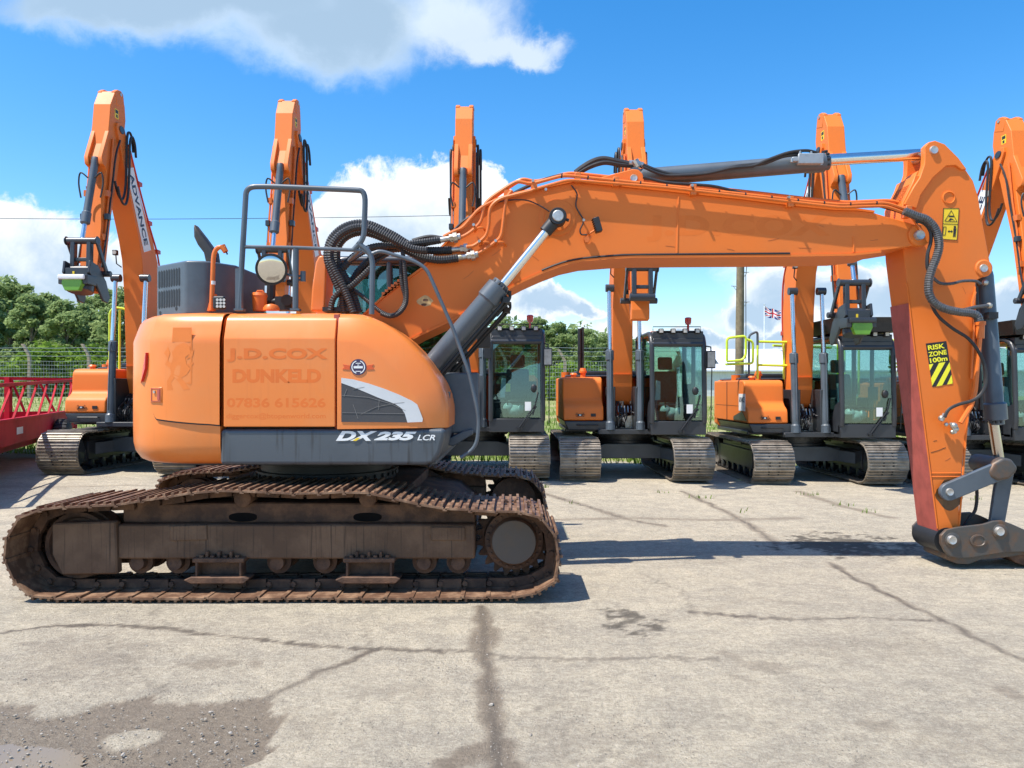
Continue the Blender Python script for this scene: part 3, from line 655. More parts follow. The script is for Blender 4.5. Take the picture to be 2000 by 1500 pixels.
# ---- red trailer at the left --------------------------------------------------------------
tr = empty('farm_trailer', (-10.2, 14.5, .15), 'red slatted livestock feed trailer beside the leftmost excavator', 'trailer')
A0, A1 = Vector((-7.35, 10.1, 0)), Vector((-10.62, 18.6, 0)); dd = (A1 - A0); ln_ = dd.length; du = dd.normalized(); dn = Vector((-du.y, du.x, 0))
if dn.x > 0: dn = -dn
TR = lambda s, t, z: A0 + du * s + dn * t + Vector((0, 0, z))
Wt = 2.5
def plank(b, p, q, wd, ht):     # beam of rectangular section from p to q
    d = (q - p).normalized(); sd = d.cross(Vector((0, 0, 1)));
    if sd.length < .1: sd = dn.copy()
    sd.normalize(); up = sd.cross(d)
    b.loft([[c + sd * a * wd / 2 + up * e * ht / 2 for a, e in ((-1, -1), (1, -1), (1, 1), (-1, 1))] for c in (p, q)])
b = MB()
for t in (0, Wt):
    b.loft([[TR(s, t + a, z) for a, z in ((-.03, .72), (.03, .72), (.03, 1.12), (-.03, 1.12))] for s in (0, ln_)])
b.loft([[TR(s, t, z) for s, z in ((ln_ - .03, .72), (ln_ + .03, .72), (ln_ + .03, 1.12), (ln_ - .03, 1.12))] for t in (0, Wt)])
b.loft([[TR(s, t, z) for t, z in ((0, .70), (Wt, .70), (Wt, .76), (0, .76))] for s in (0, ln_)])
b.build('side_panel', RED, tr)
b = MB()
for t in (0, Wt): plank(b, TR(0, t, 1.13), TR(ln_, t, 1.13), .09, .05)
for t in (0.3, Wt - .3): plank(b, TR(0, t, .62), TR(ln_, t, .62), .10, .16)
b.build('chassis_rail', RED, tr)
b = MB()
for t in (0, Wt): plank(b, TR(0, t, 1.66 if t == 0 else 1.9), TR(ln_, t, 1.86 if t == 0 else 1.92), .06, .06)
plank(b, TR(ln_, 0, 1.88), TR(ln_, Wt, 1.92), .06, .07); plank(b, TR(0, 0, 1.66), TR(0, Wt, 1.9), .06, .07)
b.build('top_rail', RED, tr)
for k in range(19):
    s = .25 + k * .98
    if s + .95 > ln_: break
    b = MB(); plank(b, TR(s, 0, 1.14), TR(s + .92, 0, 1.68 + .18 * s / ln_), .035, .035); b.build('slanted_bar', RED, tr)
for k in range(4):
    b = MB(); plank(b, TR(ln_, .4 + k * .62, 1.12), TR(ln_, .75 + k * .55, 1.9), .05, .05); b.build('slanted_bar', RED, tr)
for s, t in ((ln_, 0), (ln_, Wt), (ln_, 1.35)):
    b = MB(); b.box(-.06, .06, -.06, .06, .7, 1.93, M=Matrix.Translation(TR(s, t, 0))); b.build('corner_post', RED, tr)
for s, t in ((6.6, -.19), (6.6, Wt + .19)):
    c = TR(s, t, .57); b = MB()
    b.revolve(c - dn * .13, dn, [(.2, 0), (.36, .0), (.42, .03), (.435, .09), (.435, .19), (.42, .25), (.36, .27), (.2, .27)], 28)
    for q in range(28):
        a = q * 2 * math.pi / 28; e = c + (du * math.cos(a) + Vector((0, 0, 1)) * math.sin(a)) * .438
        b.cyl(e - dn * .11 + du * .02, e + dn * .11, .014, n=5)
    wh = b.build('wheel', TYRE, tr); b = MB(); b.revolve(c - dn * .10, dn, [(.05, 0), (.2, .0), (.21, .05), (.21, .2), (.05, .2)], 20); b.build('rim', RED, wh)
b = MB(); q = TR(3.5, -.035, .93); b.loft([[q + du * s + Vector((0, 0, z)) - dn * .004 * e for s, z in ((-.22, -.06), (.22, -.06), (.22, .06), (-.22, .06))] for e in (0, 1)]); b.build('data_plate', WHITE, tr)
# ---- crawler track shared by all excavators -----------------------------------------------
def track_mesh(path, n, y0, y1, to3, base_in=.042, link=True, pads=True):
    """path: closed list of 2-D points (a,z), outer grouser edge; shoes run from width y0 to y1; to3(a,w,z) -> Vector"""
    P2 = [Vector((a, z, 0)) for a, z in path] + [Vector((path[0][0], path[0][1], 0))]
    L_ = [0]
    for a, b in zip(P2, P2[1:]): L_.append(L_[-1] + (b - a).length)
    tot = L_[-1]; pitch = tot / n; shoes = MB(); chain = MB()
    def at_(s):
        s %= tot; j = 0
        while L_[j + 1] < s: j += 1
        return P2[j].lerp(P2[j + 1], (s - L_[j]) / max(L_[j + 1] - L_[j], 1e-9))
    area = sum(a.x * b.y - b.x * a.y for a, b in zip(P2, P2[1:])); sg = 1 if area < 0 else -1
    rr = random.Random(3)
    for i in range(n):
        p, q = at_(i * pitch), at_((i + 1) * pitch); c = (p + q) / 2; t = (q - p).normalized(); nr = Vector((-t.y, t.x, 0)) * sg
        hp = (q - p).length / 2; ja = rr.uniform(-.008, .008); ta = rr.gauss(0, .022); t = Vector((t.x * math.cos(ta) - t.y * math.sin(ta), t.x * math.sin(ta) + t.y * math.cos(ta), 0)); nr = Vector((-t.y, t.x, 0)) * sg
        def bx(b, t0, t1, n0, n1, w0, w1, m=0):
            pts = []
            for ww in (w0, w1):
                for tt, nn in ((t0, n0), (t1, n0), (t1, n1), (t0, n1)):
                    g = c + t * tt + nr * nn; pts.append(to3(g.x, ww + ja, g.y))
            b.add(pts, [(0, 1, 2, 3), (7, 6, 5, 4), (0, 4, 5, 1), (1, 5, 6, 2), (2, 6, 7, 3), (3, 7, 4, 0)], m)
        if pads:
            bx(shoes, -hp * .97, hp * .93, -.046, -.030, y0, y1)
            bx(shoes, hp * .80, hp * 1.12, -.056, -.040, y0, y1)      # turned-down lip
            for f, hh in ((-.88, -.001), (-.24, -.009), (.40, -.006)): bx(shoes, hp * f, hp * f + .021, -.032, hh - .004, y0 + .012, y1 - .012)
            ym = (y0 + y1) / 2; 
            for sw in (-1, 1):
                for tt in (-.45, .12): bx(shoes, hp * tt, hp * tt + .022, -.031, -.020, ym + sw * .085 - .013, ym + sw * .085 + .013, 1)
        if link:
            for sw in (-1, 1):
                w = (y0 + y1) / 2 + sw * .095
                bx(chain, -hp * 1.08, hp * .72, -.118, -.046, w - .022, w + .022); bx(chain, -hp * .3, hp * 1.1, -.106, -.058, w - sw * .03 - .016, w - sw * .03 + .016)
            w = (y0 + y1) / 2; g0 = p + nr * -.084
            chain.cyl(to3(g0.x, w - .14, g0.y), to3(g0.x, w + .14, g0.y), .022, n=8)
    return shoes, chain
# ---- the large side-on excavator ----------------------------------------------------------
ORG = Vector((-1.8, 7.5, 0))
X = empty('excavator', ORG, 'large orange reduced-swing excavator side-on with rusty tracks and a raised banana boom', 'excavator')
YN, YS = 5.9, 6.7            # near track
TP = [(1004, 1184), (1052, 1174), (1090, 1155), (1097, 1126), (1102, 1090), (1099, 1062), (1080, 1027), (1054, 1006), (1028, 997), (980, 998), (890, 992), (845, 989), (800, 979), (752, 967), (704, 959), (650, 959), (600, 962), (510, 959), (450, 956), (420, 957), (360, 962), (300, 973), (246, 980), (210, 985), (126, 988), (75, 993), (40, 1003), (14, 1030), (-2, 1070), (0, 1110), (14, 1145), (42, 1170), (80, 1185), (300, 1186.5), (700, 1186.5)]
path = [(P(a, b_, YN).x, P(a, b_, YN).z) for a, b_ in TP]
dz = min(z for a, z in path); path = [(a, z - dz) for a, z in path]
DZ = -dz
sp2 = smooth_path([Vector((a, 0, z)) for a, z in path], 4, True); path = [(q.x, max(q.z, 0)) for q in sp2]
PT = lambda px, py, Y: P(px, py, YN) * 1 if False else Vector((P(px, py, YN).x, Y, P(px, py, YN).z + DZ))   # read at the near track plane, set at depth Y
def track_unit(y0, y1, face):
    """face: y of the outer side plane of the track frame"""
    s_ = 1 if face < (y0 + y1) / 2 else -1
    sh_, ch_ = track_mesh(path, 49, y0, y1, lambda a, w, z: Vector((a, w, z)))
    tb = sh_.build('track_belt', [SHOE, BLACK], X); ch_.build('link_chain', RUST, tb)
    Yf = lambda d: face + s_ * d
    fr = MB()
    def sec(pts, d0, d1, b=None):
        q = [PT(a, c, Yf(d0)) for a, c in pts]; (b or fr).prism(q, (0, s_ * (d1 - d0), 0))
    sec([(200, 1042), (925, 1042), (925, 1111), (200, 1111)], .10, .52)                   # main box
    sec([(72, 1038), (200, 1034), (204, 1140), (92, 1142), (72, 1100)], .07, .16)        # idler fork
    sec([(72, 1038), (200, 1034), (204, 1140), (92, 1142), (72, 1100)], .46, .55)
    f = fr.build('track_frame', MUD, X, bevel=.012, seg=1)
    b = MB(); sec([(200, 1012), (240, 1004), (470, 1000), (920, 1004), (925, 1042), (200, 1042)], .19, .45, b); b.build('upper_plate', RUST, f, bevel=.01, seg=1)
    for pts, d in (([(308, 1044), (382, 1042), (383, 1072), (309, 1074)], .085), ([(835, 1046), (905, 1046), (905, 1073), (835, 1073)], .085)):
        b = MB(); sec(pts, d, .12, b); b.build('access_plate', MUD, f, bevel=.006, seg=1)
    for cx_ in (447, 703):                                                                # oval lightening holes: dark plates with the inner shade painted in
        b = MB(); q = [PT(cx_ + 29 * math.cos(a), 1030 + 9 * math.copysign(abs(math.sin(a)) ** .7, math.sin(a)), Yf(.184)) for a in [2 * math.pi * k / 24 for k in range(24)]]
        b.prism(q, (0, s_ * .012, 0)); b.build('oval_opening', HOLE_SHADE, f)
    b = MB(); c = PT(108, 1088, Yf(.17))
    b.revolve(c, (0, s_, 0), [(.05, 0), (.11, 0), (.12, .03), (.215, .05), (.235, .02), (.268, .02), (.268, .10), (.285, .10), (.285, .22), (.268, .22), (.268, .3), (.05, .3)], 36); b.build('idler', RUST, X)
    b = MB(); c = PT(1004, 1077, Yf(.13)); N = 21
    tooth = []
    for k in range(N * 6):
        a = 2 * math.pi * k / (N * 6); rr = .292 + .030 * math.cos(a * N); tooth.append(c + Vector((math.cos(a) * rr, s_ * .16, math.sin(a) * rr)))
    b.prism(tooth, (0, s_ * .06, 0))
    b.revolve(c, (0, s_, 0), [(.01, -.035), (.175, -.035), (.185, -.02), (.19, .04), (.235, .05), (.245, .15), (.245, .4), (.01, .4)], 40)
    for k in range(24):
        a = 2 * math.pi * k / 24; e = c + Vector((math.cos(a) * .213, s_ * .045, math.sin(a) * .213)); b.cyl(e, e - Vector((0, s_ * .02, 0)), .011, n=6)
    spk = b.build('sprocket', RUST, X); b = MB(); b.revolve(c, (0, s_, 0), [(.005, -.042), (.172, -.042), (.176, -.034), (.005, -.034)], 36); b.build('hub_cover', HUB, spk)
    for cx_ in (235, 312, 410, 520, 615, 715, 820, 890):
        b = MB(); c = PT(cx_, 1122, Yf(.16))
        b.revolve(c, (0, s_, 0), [(.01, -.02), (.055, -.02), (.06, 0), (.06, .04), (.098, .045), (.098, .10), (.075, .11), (.075, .27), (.098, .28), (.098, .335), (.06, .34), (.06, .40), (.01, .40)], 22); b.build('track_roller', RUST, X)
    for cx_ in (451, 706):
        b = MB(); c = PT(cx_, 990, Yf(.12)); b.revolve(c, (0, s_, 0), [(.01, 0), (.05, 0), (.068, .01), (.068, .2), (.05, .22), (.05, .34), (.01, .34)], 22)
        b.box(c.x - .06, c.x + .06, min(c.y, c.y + s_ * .3) + .1, max(c.y, c.y + s_ * .3), c.z - .14, c.z - .04); b.build('carrier_roller', RUST, X)
    for cx_ in (411, 713):
        b = MB()
        sec([(cx_ - 52, 1106), (cx_ + 52, 1106), (cx_ + 52, 1115), (cx_ - 52, 1115)], .03, .16, b)
        sec([(cx_ - 66, 1148), (cx_ - 52, 1142), (cx_ + 54, 1142), (cx_ + 64, 1146), (cx_ + 54, 1155), (cx_ - 52, 1155)], .00, .16, b)
        for e in (-46, 42): sec([(cx_ + e, 1114), (cx_ + e + 5, 1114), (cx_ + e + 5, 1144), (cx_ + e, 1144)], .03, .15, b)
        sec([(cx_ - 46, 1114), (cx_ + 46, 1114), (cx_ + 46, 1144), (cx_ - 46, 1144)], .12, .15, b)
        for e in (-28, -4, 20): sec([(cx_ + e, 1094), (cx_ + e + 5, 1094), (cx_ + e + 6, 1107), (cx_ + e - 1, 1107)], .06, .10, b)
        for e in (-40, -18, 8, 32): sec([(cx_ + e, 1101), (cx_ + e + 8, 1101), (cx_ + e + 8, 1107), (cx_ + e, 1107)], .05, .10, b)
        b.build('track_guard', RUST, X, bevel=.005, seg=1)
track_unit(YN, YS, 6.02); track_unit(9.1, 8.3, 8.98)
b = MB()                                                                                  # centre frame and swing ring
b.box(-2.7, -.9, 6.62, 8.38, .42, .80); b.prism([(-3.4, 6.55, .45), (-.3, 6.55, .45), (-.9, 6.55, .78), (-2.7, 6.55, .78)], (0, .12, 0)); b.prism([(-3.4, 8.33, .45), (-.3, 8.33, .45), (-.9, 8.33, .78), (-2.7, 8.33, .78)], (0, .12, 0))
for s_ in (-1, 1): b.prism([(-1.8 + s_ * .3, 6.6, .45), (-1.8 + s_ * 1.5, 6.6, .45), (-1.8 + s_ * 1.25, 6.6, .66), (-1.8 + s_ * .3, 6.6, .80)], (0, 1.8, 0))
b.build('centre_frame', RUST, X, bevel=.02)
b = MB(); b.revolve((-1.8, 7.5, .78), (0, 0, 1), [(.5, 0), (.66, 0), (.66, .10), (.62, .105), (.62, .17), (.64, .175), (.64, .30), (.3, .30)], 48)
for k in range(40):
    a = 2 * math.pi * k / 40; e = Vector((-1.8 + .668 * math.cos(a), 7.5 + .668 * math.sin(a), .83)); b.cyl(e, e + Vector((0, 0, .03)), .016, n=6)
b.build('swing_ring', BLACK, X)
b = MB(); b.box(-2.9, -.62, 6.35, 8.75, 1.02, 1.30); b.box(-2.3, -.3, 6.95, 7.1, 1.25, 1.8); b.box(-2.3, -.3, 7.9, 8.05, 1.25, 1.8); b.build('turntable_deck', SLATE, X, bevel=.02)
# upper bodywork: plan outline round the tail, side section with a canted shoulder
YB = 6.13
def plan(t):                                # t in 0..1 : tail centre -> near face
    a = t * math.pi / 2; p = 2 / 2.7
    return (-2.42 - .965 * max(math.cos(a), 0) ** p, 7.5 - 1.37 * max(math.sin(a), 0) ** p)
SEC = [(1.045, .11), (1.065, .065), (1.13, .02), (1.20, .004), (1.343, 0), (1.70, 0), (2.045, .002), (2.06, .006), (2.20, .055), (2.235, .085), (2.262, .14), (2.275, .22), (2.278, .32)]
def inset(z): return float(np.interp(z, [q[0] for q in SEC], [q[1] for q in SEC]))
tt = [i / 26 for i in range(27)]
half = [plan(t) for t in tt] + [(-2.33, YB)]
def normal2(i, pts):
    a = pts[max(i - 1, 0)]; c = pts[min(i + 1, len(pts) - 1)]; dx, dy = c[0] - a[0], c[1] - a[1]; l = math.hypot(dx, dy) or 1
    return (-dy / l, dx / l)
nh = [normal2(i, half) for i in range(len(half))]
nh = [(-x, -y) if (x * (p[0] + 2.2) + y * (p[1] - 7.5)) < 0 else (x, y) for (x, y), p in zip(nh, half)]
nh[0] = (-1, 0); nh[-1] = nh[-2] = (0, -1)
rings = []
for z, ins in SEC:
    r_ = [(x - nx_ * ins, y - ny_ * ins) for (x, y), (nx_, ny_) in zip(half, nh)]
    full = [(x, y) for x, y in r_] + [(x, 15.0 - y) for x, y in reversed(r_[1:])]
    rings.append([Vector((x, y, z)) for x, y in full])
b = MB(); b.loft(rings); cw = b.build('counterweight', ORANGE_OLD, X)
def patch(px0, px1, z0f, z1f, off, name, m, parent, nu=16, nv=14, depth=.03, y_line=None):
    """a panel lying on the tail surface between two picture columns; z0f/z1f give lower/upper edge against 0..1 along it"""
    dens = [(plan(i / 400)) for i in range(401)] + [(-2.42 + .09 * k / 20, YB) for k in range(1, 21)]
    pxs = [CX + F * x / y for x, y in dens]; i_min = min(range(len(pxs)), key=lambda i: pxs[i])
    def loc(px):
        best = min(range(i_min, len(pxs)), key=lambda i: abs(pxs[i] - px)); return best
    i0, i1 = loc(px0), loc(px1); outer = []; inner = []
    nn = [normal2(i, dens) for i in range(len(dens))]
    nn = [(-x, -y) if (x * (p[0] + 2.2) + y * (p[1] - 7.5)) < 0 else (x, y) for (x, y), p in zip(nn, dens)]
    for a in range(nu + 1):
        i = int(round(i0 + (i1 - i0) * a / nu)); u = a / nu; z0, z1 = z0f(u), z1f(u)
        for lst, o_ in ((outer, off), (inner, -depth)):
            lst.append([Vector((dens[i][0] - nn[i][0] * (inset(z) - o_), dens[i][1] - nn[i][1] * (inset(z) - o_), z + (max(o_, 0) * .6 if z > 2.2 else 0))) for z in [z0 + (z1 - z0) * (1 - (1 - k / nv) ** 1.0) for k in range(nv + 1)]])
    b = MB(); rings_ = [o_ + list(reversed(n_)) for o_, n_ in zip(outer, inner)]
    b.loft(rings_); return b.build(name, m, parent)
zlow = lambda u: 1.365 + (.18 * max(0, 1 - u / .16) ** 2 + .055 * (1 - u))
patch(296, 433, zlow, lambda u: 2.2775, .016, 'rear_door', ORANGE_OLD, X, nu=26, nv=30)
patch(294, 435.5, lambda u: zlow(u) - .012, lambda u: 2.276, .003, 'door_seam', BLACK, cw, nu=26, nv=30)
patch(266, 282, lambda u: 1.66 - .02 * u, lambda u: 1.92 + .03 * u, .006, 'reflector', REDLENS, cw, nu=8) if False else None
q = []
b = MB()
def on_tail(px, py, off=.006):               # the point of the tail surface seen at a picture point
    best = None
    for i in range(401):
        x, y = plan(i / 400); d = abs(CX + F * x / y - px)
        if y < 7.0 and (best is None or d < best[0]): best = (d, x, y)
    _, x, y = best; return Vector((x - off, y - off, CH - (py - HY) / F * y))
for off in (-.004, .016): q.append([on_tail(a, c, off) for a, c in [(279, 691), (290, 689), (288, 720), (281, 745), (271, 774), (273, 740)]])
b.loft(q); b.build('reflector', REDLENS, cw)
# latch on the rear door
lat = on_tail(309, 771, 0); b = MB()
def tail_plate(b, x0, x1, y0, y1, d0, d1): b.loft([[on_tail(a, c, 0) + Vector((-.4 * d, -d, 0)) for a, c in ((x0, y0), (x1, y0), (x1, y1), (x0, y1))] for d in (d0, d1)])
def pl(px0, px1, py0, py1, Y, d0, d1, bb): bb.box(P(px0, 0, Y).x, P(px1, 0, Y).x, Y - d1, Y - d0, P(0, py1, Y).z, P(0, py0, Y).z)
Yl = lat.y + .04
tail_plate(b, 298, 320, 756, 786, .0, .024); la = b.build('door_latch', ORANGE_OLD, X, bevel=.004, seg=1)
b = MB(); tail_plate(b, 312.5, 317, 761, 781, .02, .0265); b.build('latch_slot', MAROON, la); b = MB()
for e in ((300, 318, 758.5, 760), (300, 318, 782.5, 784), (300, 301.2, 758, 784), (317.4, 318.4, 758, 784)): tail_plate(b, *e, .02, .0262)
b.build('latch_frame_line', MAROON, la); b = MB(); tail_plate(b, 305.5, 309, 763, 768, .02, .032); b.build('key_lock', ZINC, la)
# engine door
def section_x(x0, x1, z0, name, m, parent, off=0.0, zt=None, x1t=None):
    pr = [(YB - off, z0)] + [(YB + ins - off, z) for z, ins in SEC if z > z0 + .01] + [(YB + .9, 2.283 + off), (YB + .9, z0)]
    b = MB(); b.loft([[Vector((x, y, z)) for y, z in pr] for x in (x0, x1)]); return b.build(name, m, parent, bevel=.008, angle=50)
ed = section_x(P(437.5, 0, YB).x, P(655, 0, YB).x, 1.349, 'engine_door', ORANGE_OLD, X, .012)
b = MB(); b.box(-2.36, -1.3, YB + .13, 8.8, 1.28, 2.14); b.build('engine_bay', BLACK, X)
b = MB(); b.box(-2.33, -1.2, YB + .42, 8.85, 2.15, 2.272); b.build('engine_hood', ORANGE_OLD, X)
# front cover: side outline with canted shoulder rings
FO = [(659, 838), (659, 609.5), (680, 609.5), (702, 611), (722, 617), (742, 626), (765, 640), (790, 659), (812, 681), (832, 704), (848, 728), (860, 748), (869, 770), (874, 795), (875, 815), (874, 836)]
def inset_poly(pts, d, lock):
    n = len(pts); out = []
    for i in range(n):
        (ax, ay), (bx, by), (cx_, cy_) = pts[i - 1], pts[i], pts[(i + 1) % n]
        n1 = Vector((by - ay, ax - bx)).normalized(); n2 = Vector((cy_ - by, bx - cx_)).normalized(); m_ = (n1 + n2)
        m_ = m_ / max(m_.length_squared / 2, .3)
        if i == 0: out.append((bx, by))
        elif i == 1: out.append((bx, by - abs(d)))
        elif i == n - 1: out.append((bx - abs(d), by))
        else: out.append((bx - m_.x * d, by - m_.y * d))
    return out
f3 = [(P(a, c, YB).x, P(a, c, YB).z) for a, c in FO]
ar = sum(a[0] * c[1] - c[0] * a[1] for a, c in zip(f3, f3[1:] + f3[:1])); sgn = 1 if ar > 0 else -1
lock = {0, 1, len(FO) - 1}
def front_ring(y, d): return [Vector((x, y, z)) for x, z in inset_poly(f3, d * sgn, lock)]
b = MB(); rr_ = [(YB - .012, .245), (YB - .006, .215), (YB + .045, .055), (YB + .075, .022), (YB + .12, .004), (YB + .18, 0), (YB + .76, 0)]
b.loft([front_ring(y, d) for y, d in rr_]); fc_ = b.build('front_cover', ORANGE_OLD, X)
b = MB(); b.prism([P(a, c, YB + .06) for a, c in [(652, 614), (662, 614), (662, 840), (654, 840)]], (0, .2, 0)); b.build('door_gap', MAROON, X)
# vent panel with silver trim, badge
def decal(pts, Y, name, m, parent, d=.004, th=.006):
    b = MB(); b.prism([P(a, c, Y) + Vector((0, -d - th, 0)) for a, c in pts], (0, th, 0)); return b.build(name, m, parent)
YD = YB - .012
st = decal([(667, 738), (690, 741), (720, 749), (750, 759), (780, 771), (805, 783), (815, 790), (820, 802), (826, 818), (825, 824), (796, 825), (791, 808), (784, 797), (772, 789), (740, 777), (700, 760), (667, 748)], YD, 'silver_trim', SILVER, fc_, .002)
vp = decal([(667, 748), (700, 760), (740, 777), (772, 789), (784, 797), (791, 808), (796, 825), (667, 824)], YD, 'vent_panel', GRILLE, fc_, .002, .004)
b = MB()
for pts in ([(668, 772), (720, 776), (765, 789), (792, 802)], [(668, 806), (720, 807), (790, 808)], [(705, 809), (735, 795), (770, 788), (790, 786)], [(690, 760), (712, 756)], [(672, 775), (678, 760)], [(740, 800), (741, 780)], [(700, 818), (690, 790)]):
    b.tube([P(x, y, YD) + Vector((0, -.0075, 0)) for x, y in pts], .0022, 4)
b.build('scratch', SCRATCH, vp)
def disc(px, py, r, Y, d, name, m, parent, n=28, th=.004):
    b = MB(); c = P(px, py, Y); b.cyl(c + Vector((0, -d - th, 0)), c + Vector((0, -d, 0)), r, n=n); return b.build(name, m, parent)
bd = disc(700, 717, .064, YD, .001, 'round_badge', mat('badge_purple', (.055, .035, .09), .4), fc_)
b = MB()
for k in range(40):
    a = 2 * math.pi * k / 40; a2 = 2 * math.pi * (k + 1) / 40; c = P(700, 717, YD) + Vector((0, -.0065, 0))
    if k not in (8, 9, 10, 11, 28, 29, 30, 31):
        b.add([c + Vector((math.cos(t) * r_, 0, math.sin(t) * r_)) for t, r_ in ((a, .046), (a2, .046), (a2, .054), (a, .054))], [(0, 1, 2, 3)])
c = P(700, 717, YD); b.box(c.x - .036, c.x + .036, c.y - .007, c.y - .006, c.z - .010, c.z + .008)
for zz, wv in ((.03, .02), (.016, .008), (-.034, .022)): b.box(c.x - wv, c.x + wv, c.y - .007, c.y - .006, c.z + zz - .003, c.z + zz + .003)
b.build('badge_print', WHITE, bd)
b = MB()
for s_ in (-1, 1):
    pts = [(.066, .012), (.125, .022), (.108, .004), (.128, -.016), (.07, -.02)]
    b.prism([c + Vector((s_ * x, -.004, z)) for x, z in pts], (0, .003, 0))
b.build('badge_ribbon', mat('badge_ribbon_red', (.70, .10, .02), .4), bd)
# skirt with the model lettering
b = MB(); b.prism([P(a, c, YB + .004) for a, c in [(429, 838), (870, 837), (868, 855), (860, 885), (847, 906), (832, 909), (429, 909)]], (0, 2.72, 0))
sk = b.build('side_skirt', SKIRT, X, bevel=.035, seg=3)
UX, UZ, UN = (1, 0, 0), (0, 0, 1), (0, -1, 0)
def side_text(s, x0, x1, y0, y1, Y, m, parent, name='lettering', bold=.02, shear=0.0, space=1.0, thick=.0012):
    p0 = P(x0, y1, Y); w_ = P(x1, y1, Y).x - p0.x; h = P(x0, y0, Y).z - p0.z
    thick = .0004 if 'unfaded' in m.name else thick
    return fit_text(s, p0, UX, UZ, UN, w_, h, bold, shear, space, thick).build(name, m, parent)
side_text('DX', 656, 737, 842, 861, YB, WHITE, sk, bold=.05, shear=.35)
side_text('235', 730, 814, 843, 860, YB, WHITE, sk, bold=.06, shear=.35)
side_text('LCR', 815, 850, 849, 860, YB, WHITE, sk, bold=.02, shear=.3)
decal([(689, 861), (697, 855), (704, 855), (696, 861)], YB, 'lettering_slash', YELLOW, sk, .003, .002)
YE = YB - .0119
side_text('J.D.COX', 443, 640, 680, 707, YE, GHOST, ed, bold=.05, space=1.08)
side_text('DUNKELD', 454, 627, 721, 748, YE, GHOST, ed, bold=.05)
side_text('07836 615626', 443, 636, 777, 796, YE, GHOST, ed, bold=.03)
side_text('diggercox@btopenworld.com', 442, 636, 807, 820, YE, GHOST, ed, bold=.008)
# the ghost of a removed rampant-lion crest
b = MB()
def flat(pts):
    return [on_tail(a, c, .0) + Vector((0, -.0165, 0)) for a, c in pts]
lion = [[(340, 640), (375, 640), (374, 668), (338, 668)],
        [(346, 676), (360, 670), (372, 676), (374, 690), (364, 698), (366, 712), (374, 720), (366, 732), (356, 738), (364, 748), (372, 760), (360, 762), (350, 746), (342, 738), (336, 748), (340, 762), (328, 762), (328, 744), (336, 730), (334, 716), (340, 700), (338, 688)],
        [(372, 690), (380, 682), (378, 696), (366, 702)], [(366, 712), (380, 708), (374, 718)],
        [(334, 720), (324, 712), (330, 700), (322, 690), (330, 678), (334, 690), (330, 704), (338, 712)], [(364, 748), (376, 744), (374, 752)], [(373, 640), (376, 640), (376, 750), (373, 750)]]
for pg in lion:
    q = flat(pg); b.prism(q, (0, -.0006, 0))
b.build('crest', GHOST2, bpy.data.objects['rear_door'])
# exhaust cover, stack, breather, lamp
b = MB(); ez0, ez1 = 2.27, 2.725
pl_ = [(-3.09, 6.68), (-2.74, 6.415), (-2.70, 6.40), (-2.58, 6.42), (-2.52, 6.46), (-2.385, 6.66), (-2.36, 7.35), (-3.09, 7.35)]
b.prism([(x, y, ez0) for x, y in pl_], (0, 0, ez1 - ez0)); ec = b.build('exhaust_cover', SLATE, X, bevel=.02, seg=3)
b = MB(); p0, p1 = Vector((-3.09, 6.68, 0)), Vector((-2.74, 6.415, 0)); dv = (p1 - p0).normalized(); nv_ = Vector((dv.y, -dv.x, 0)); nv_ = nv_ if nv_.y < 0 else -nv_
for row, (za, zb) in enumerate(((2.52, 2.675), (2.345, 2.50))):
    for k in range(9):
        c = p0 + dv * (.045 + k * .040); m_ = Matrix.Identity(4)
        pts = [c + dv * x + Vector((0, 0, z)) for x, z in [(-.013, za + .012), (0, za), (.013, za + .012), (.013, zb - .012), (0, zb), (-.013, zb - .012)]]
        b.prism([q + nv_ * .003 for q in pts], -nv_ * .002)
for s_, z in ((.06, 2.31), (.32, 2.33)):
    b.cyl(p0 + dv * s_ + Vector((0, 0, z)) + nv_ * .003, p0 + dv * s_ + Vector((0, 0, z)) + nv_ * .001, .016, n=14)
b.build('cooling_slot', BLACK, ec)
b = MB(); Ye = 6.9
prof = [(376, 434), (377, 462), (384, 477), (396, 493), (402, 520), (424, 520), (420, 492), (414, 484), (398, 462)]
b.prism([P(a, c, Ye) for a, c in prof], (0, .12, 0)); b.build('exhaust_pipe', mat('heat_stained_pipe', (.055, .05, .048), .5, metal=.5, var=.4, scale=6, c2=(.10, .075, .055)), X, bevel=.03, seg=3)
b = MB(); Yb_ = 6.38
b.tube(fillet([P(413, 606, Yb_), P(415.5, 540, Yb_), P(417, 495, Yb_), P(426, 482, Yb_), P(440, 484, Yb_)], .08), .019, 12); b.cyl(P(434, 480, Yb_), P(441, 492, Yb_), .026, .022, 12)
b.prism([P(a, c, Yb_) for a, c in [(404, 607), (408, 592), (413, 574), (420, 574), (417, 607)]], (0, .05, 0)); br = b.build('breather_pipe', ORANGE_PIPE, X)
b = MB(); b.tube([P(439, 490, Yb_), P(443, 494, Yb_), P(444, 497, Yb_)], .007, 6); b.build('breather_hose', BLACK, br)
b = MB(); b.cyl(P(416, 549, Yb_), P(416, 556, Yb_), .0205, n=12); b.build('sticker', WHITE, br)
b = MB(); pl(419, 443, 579, 605, 6.32, 0, .05, b); wl = b.build('work_light', BLACK, X, bevel=.018, seg=3)
b = MB(); c = P(431, 592, 6.268)
for i in range(3):
    for j in range(3): b.cyl(c + Vector(((i - 1) * .027, 0, (j - 1) * .027)), c + Vector(((i - 1) * .027, -.003, (j - 1) * .027)), .012, n=8)
b.build('lens', LENS, wl)
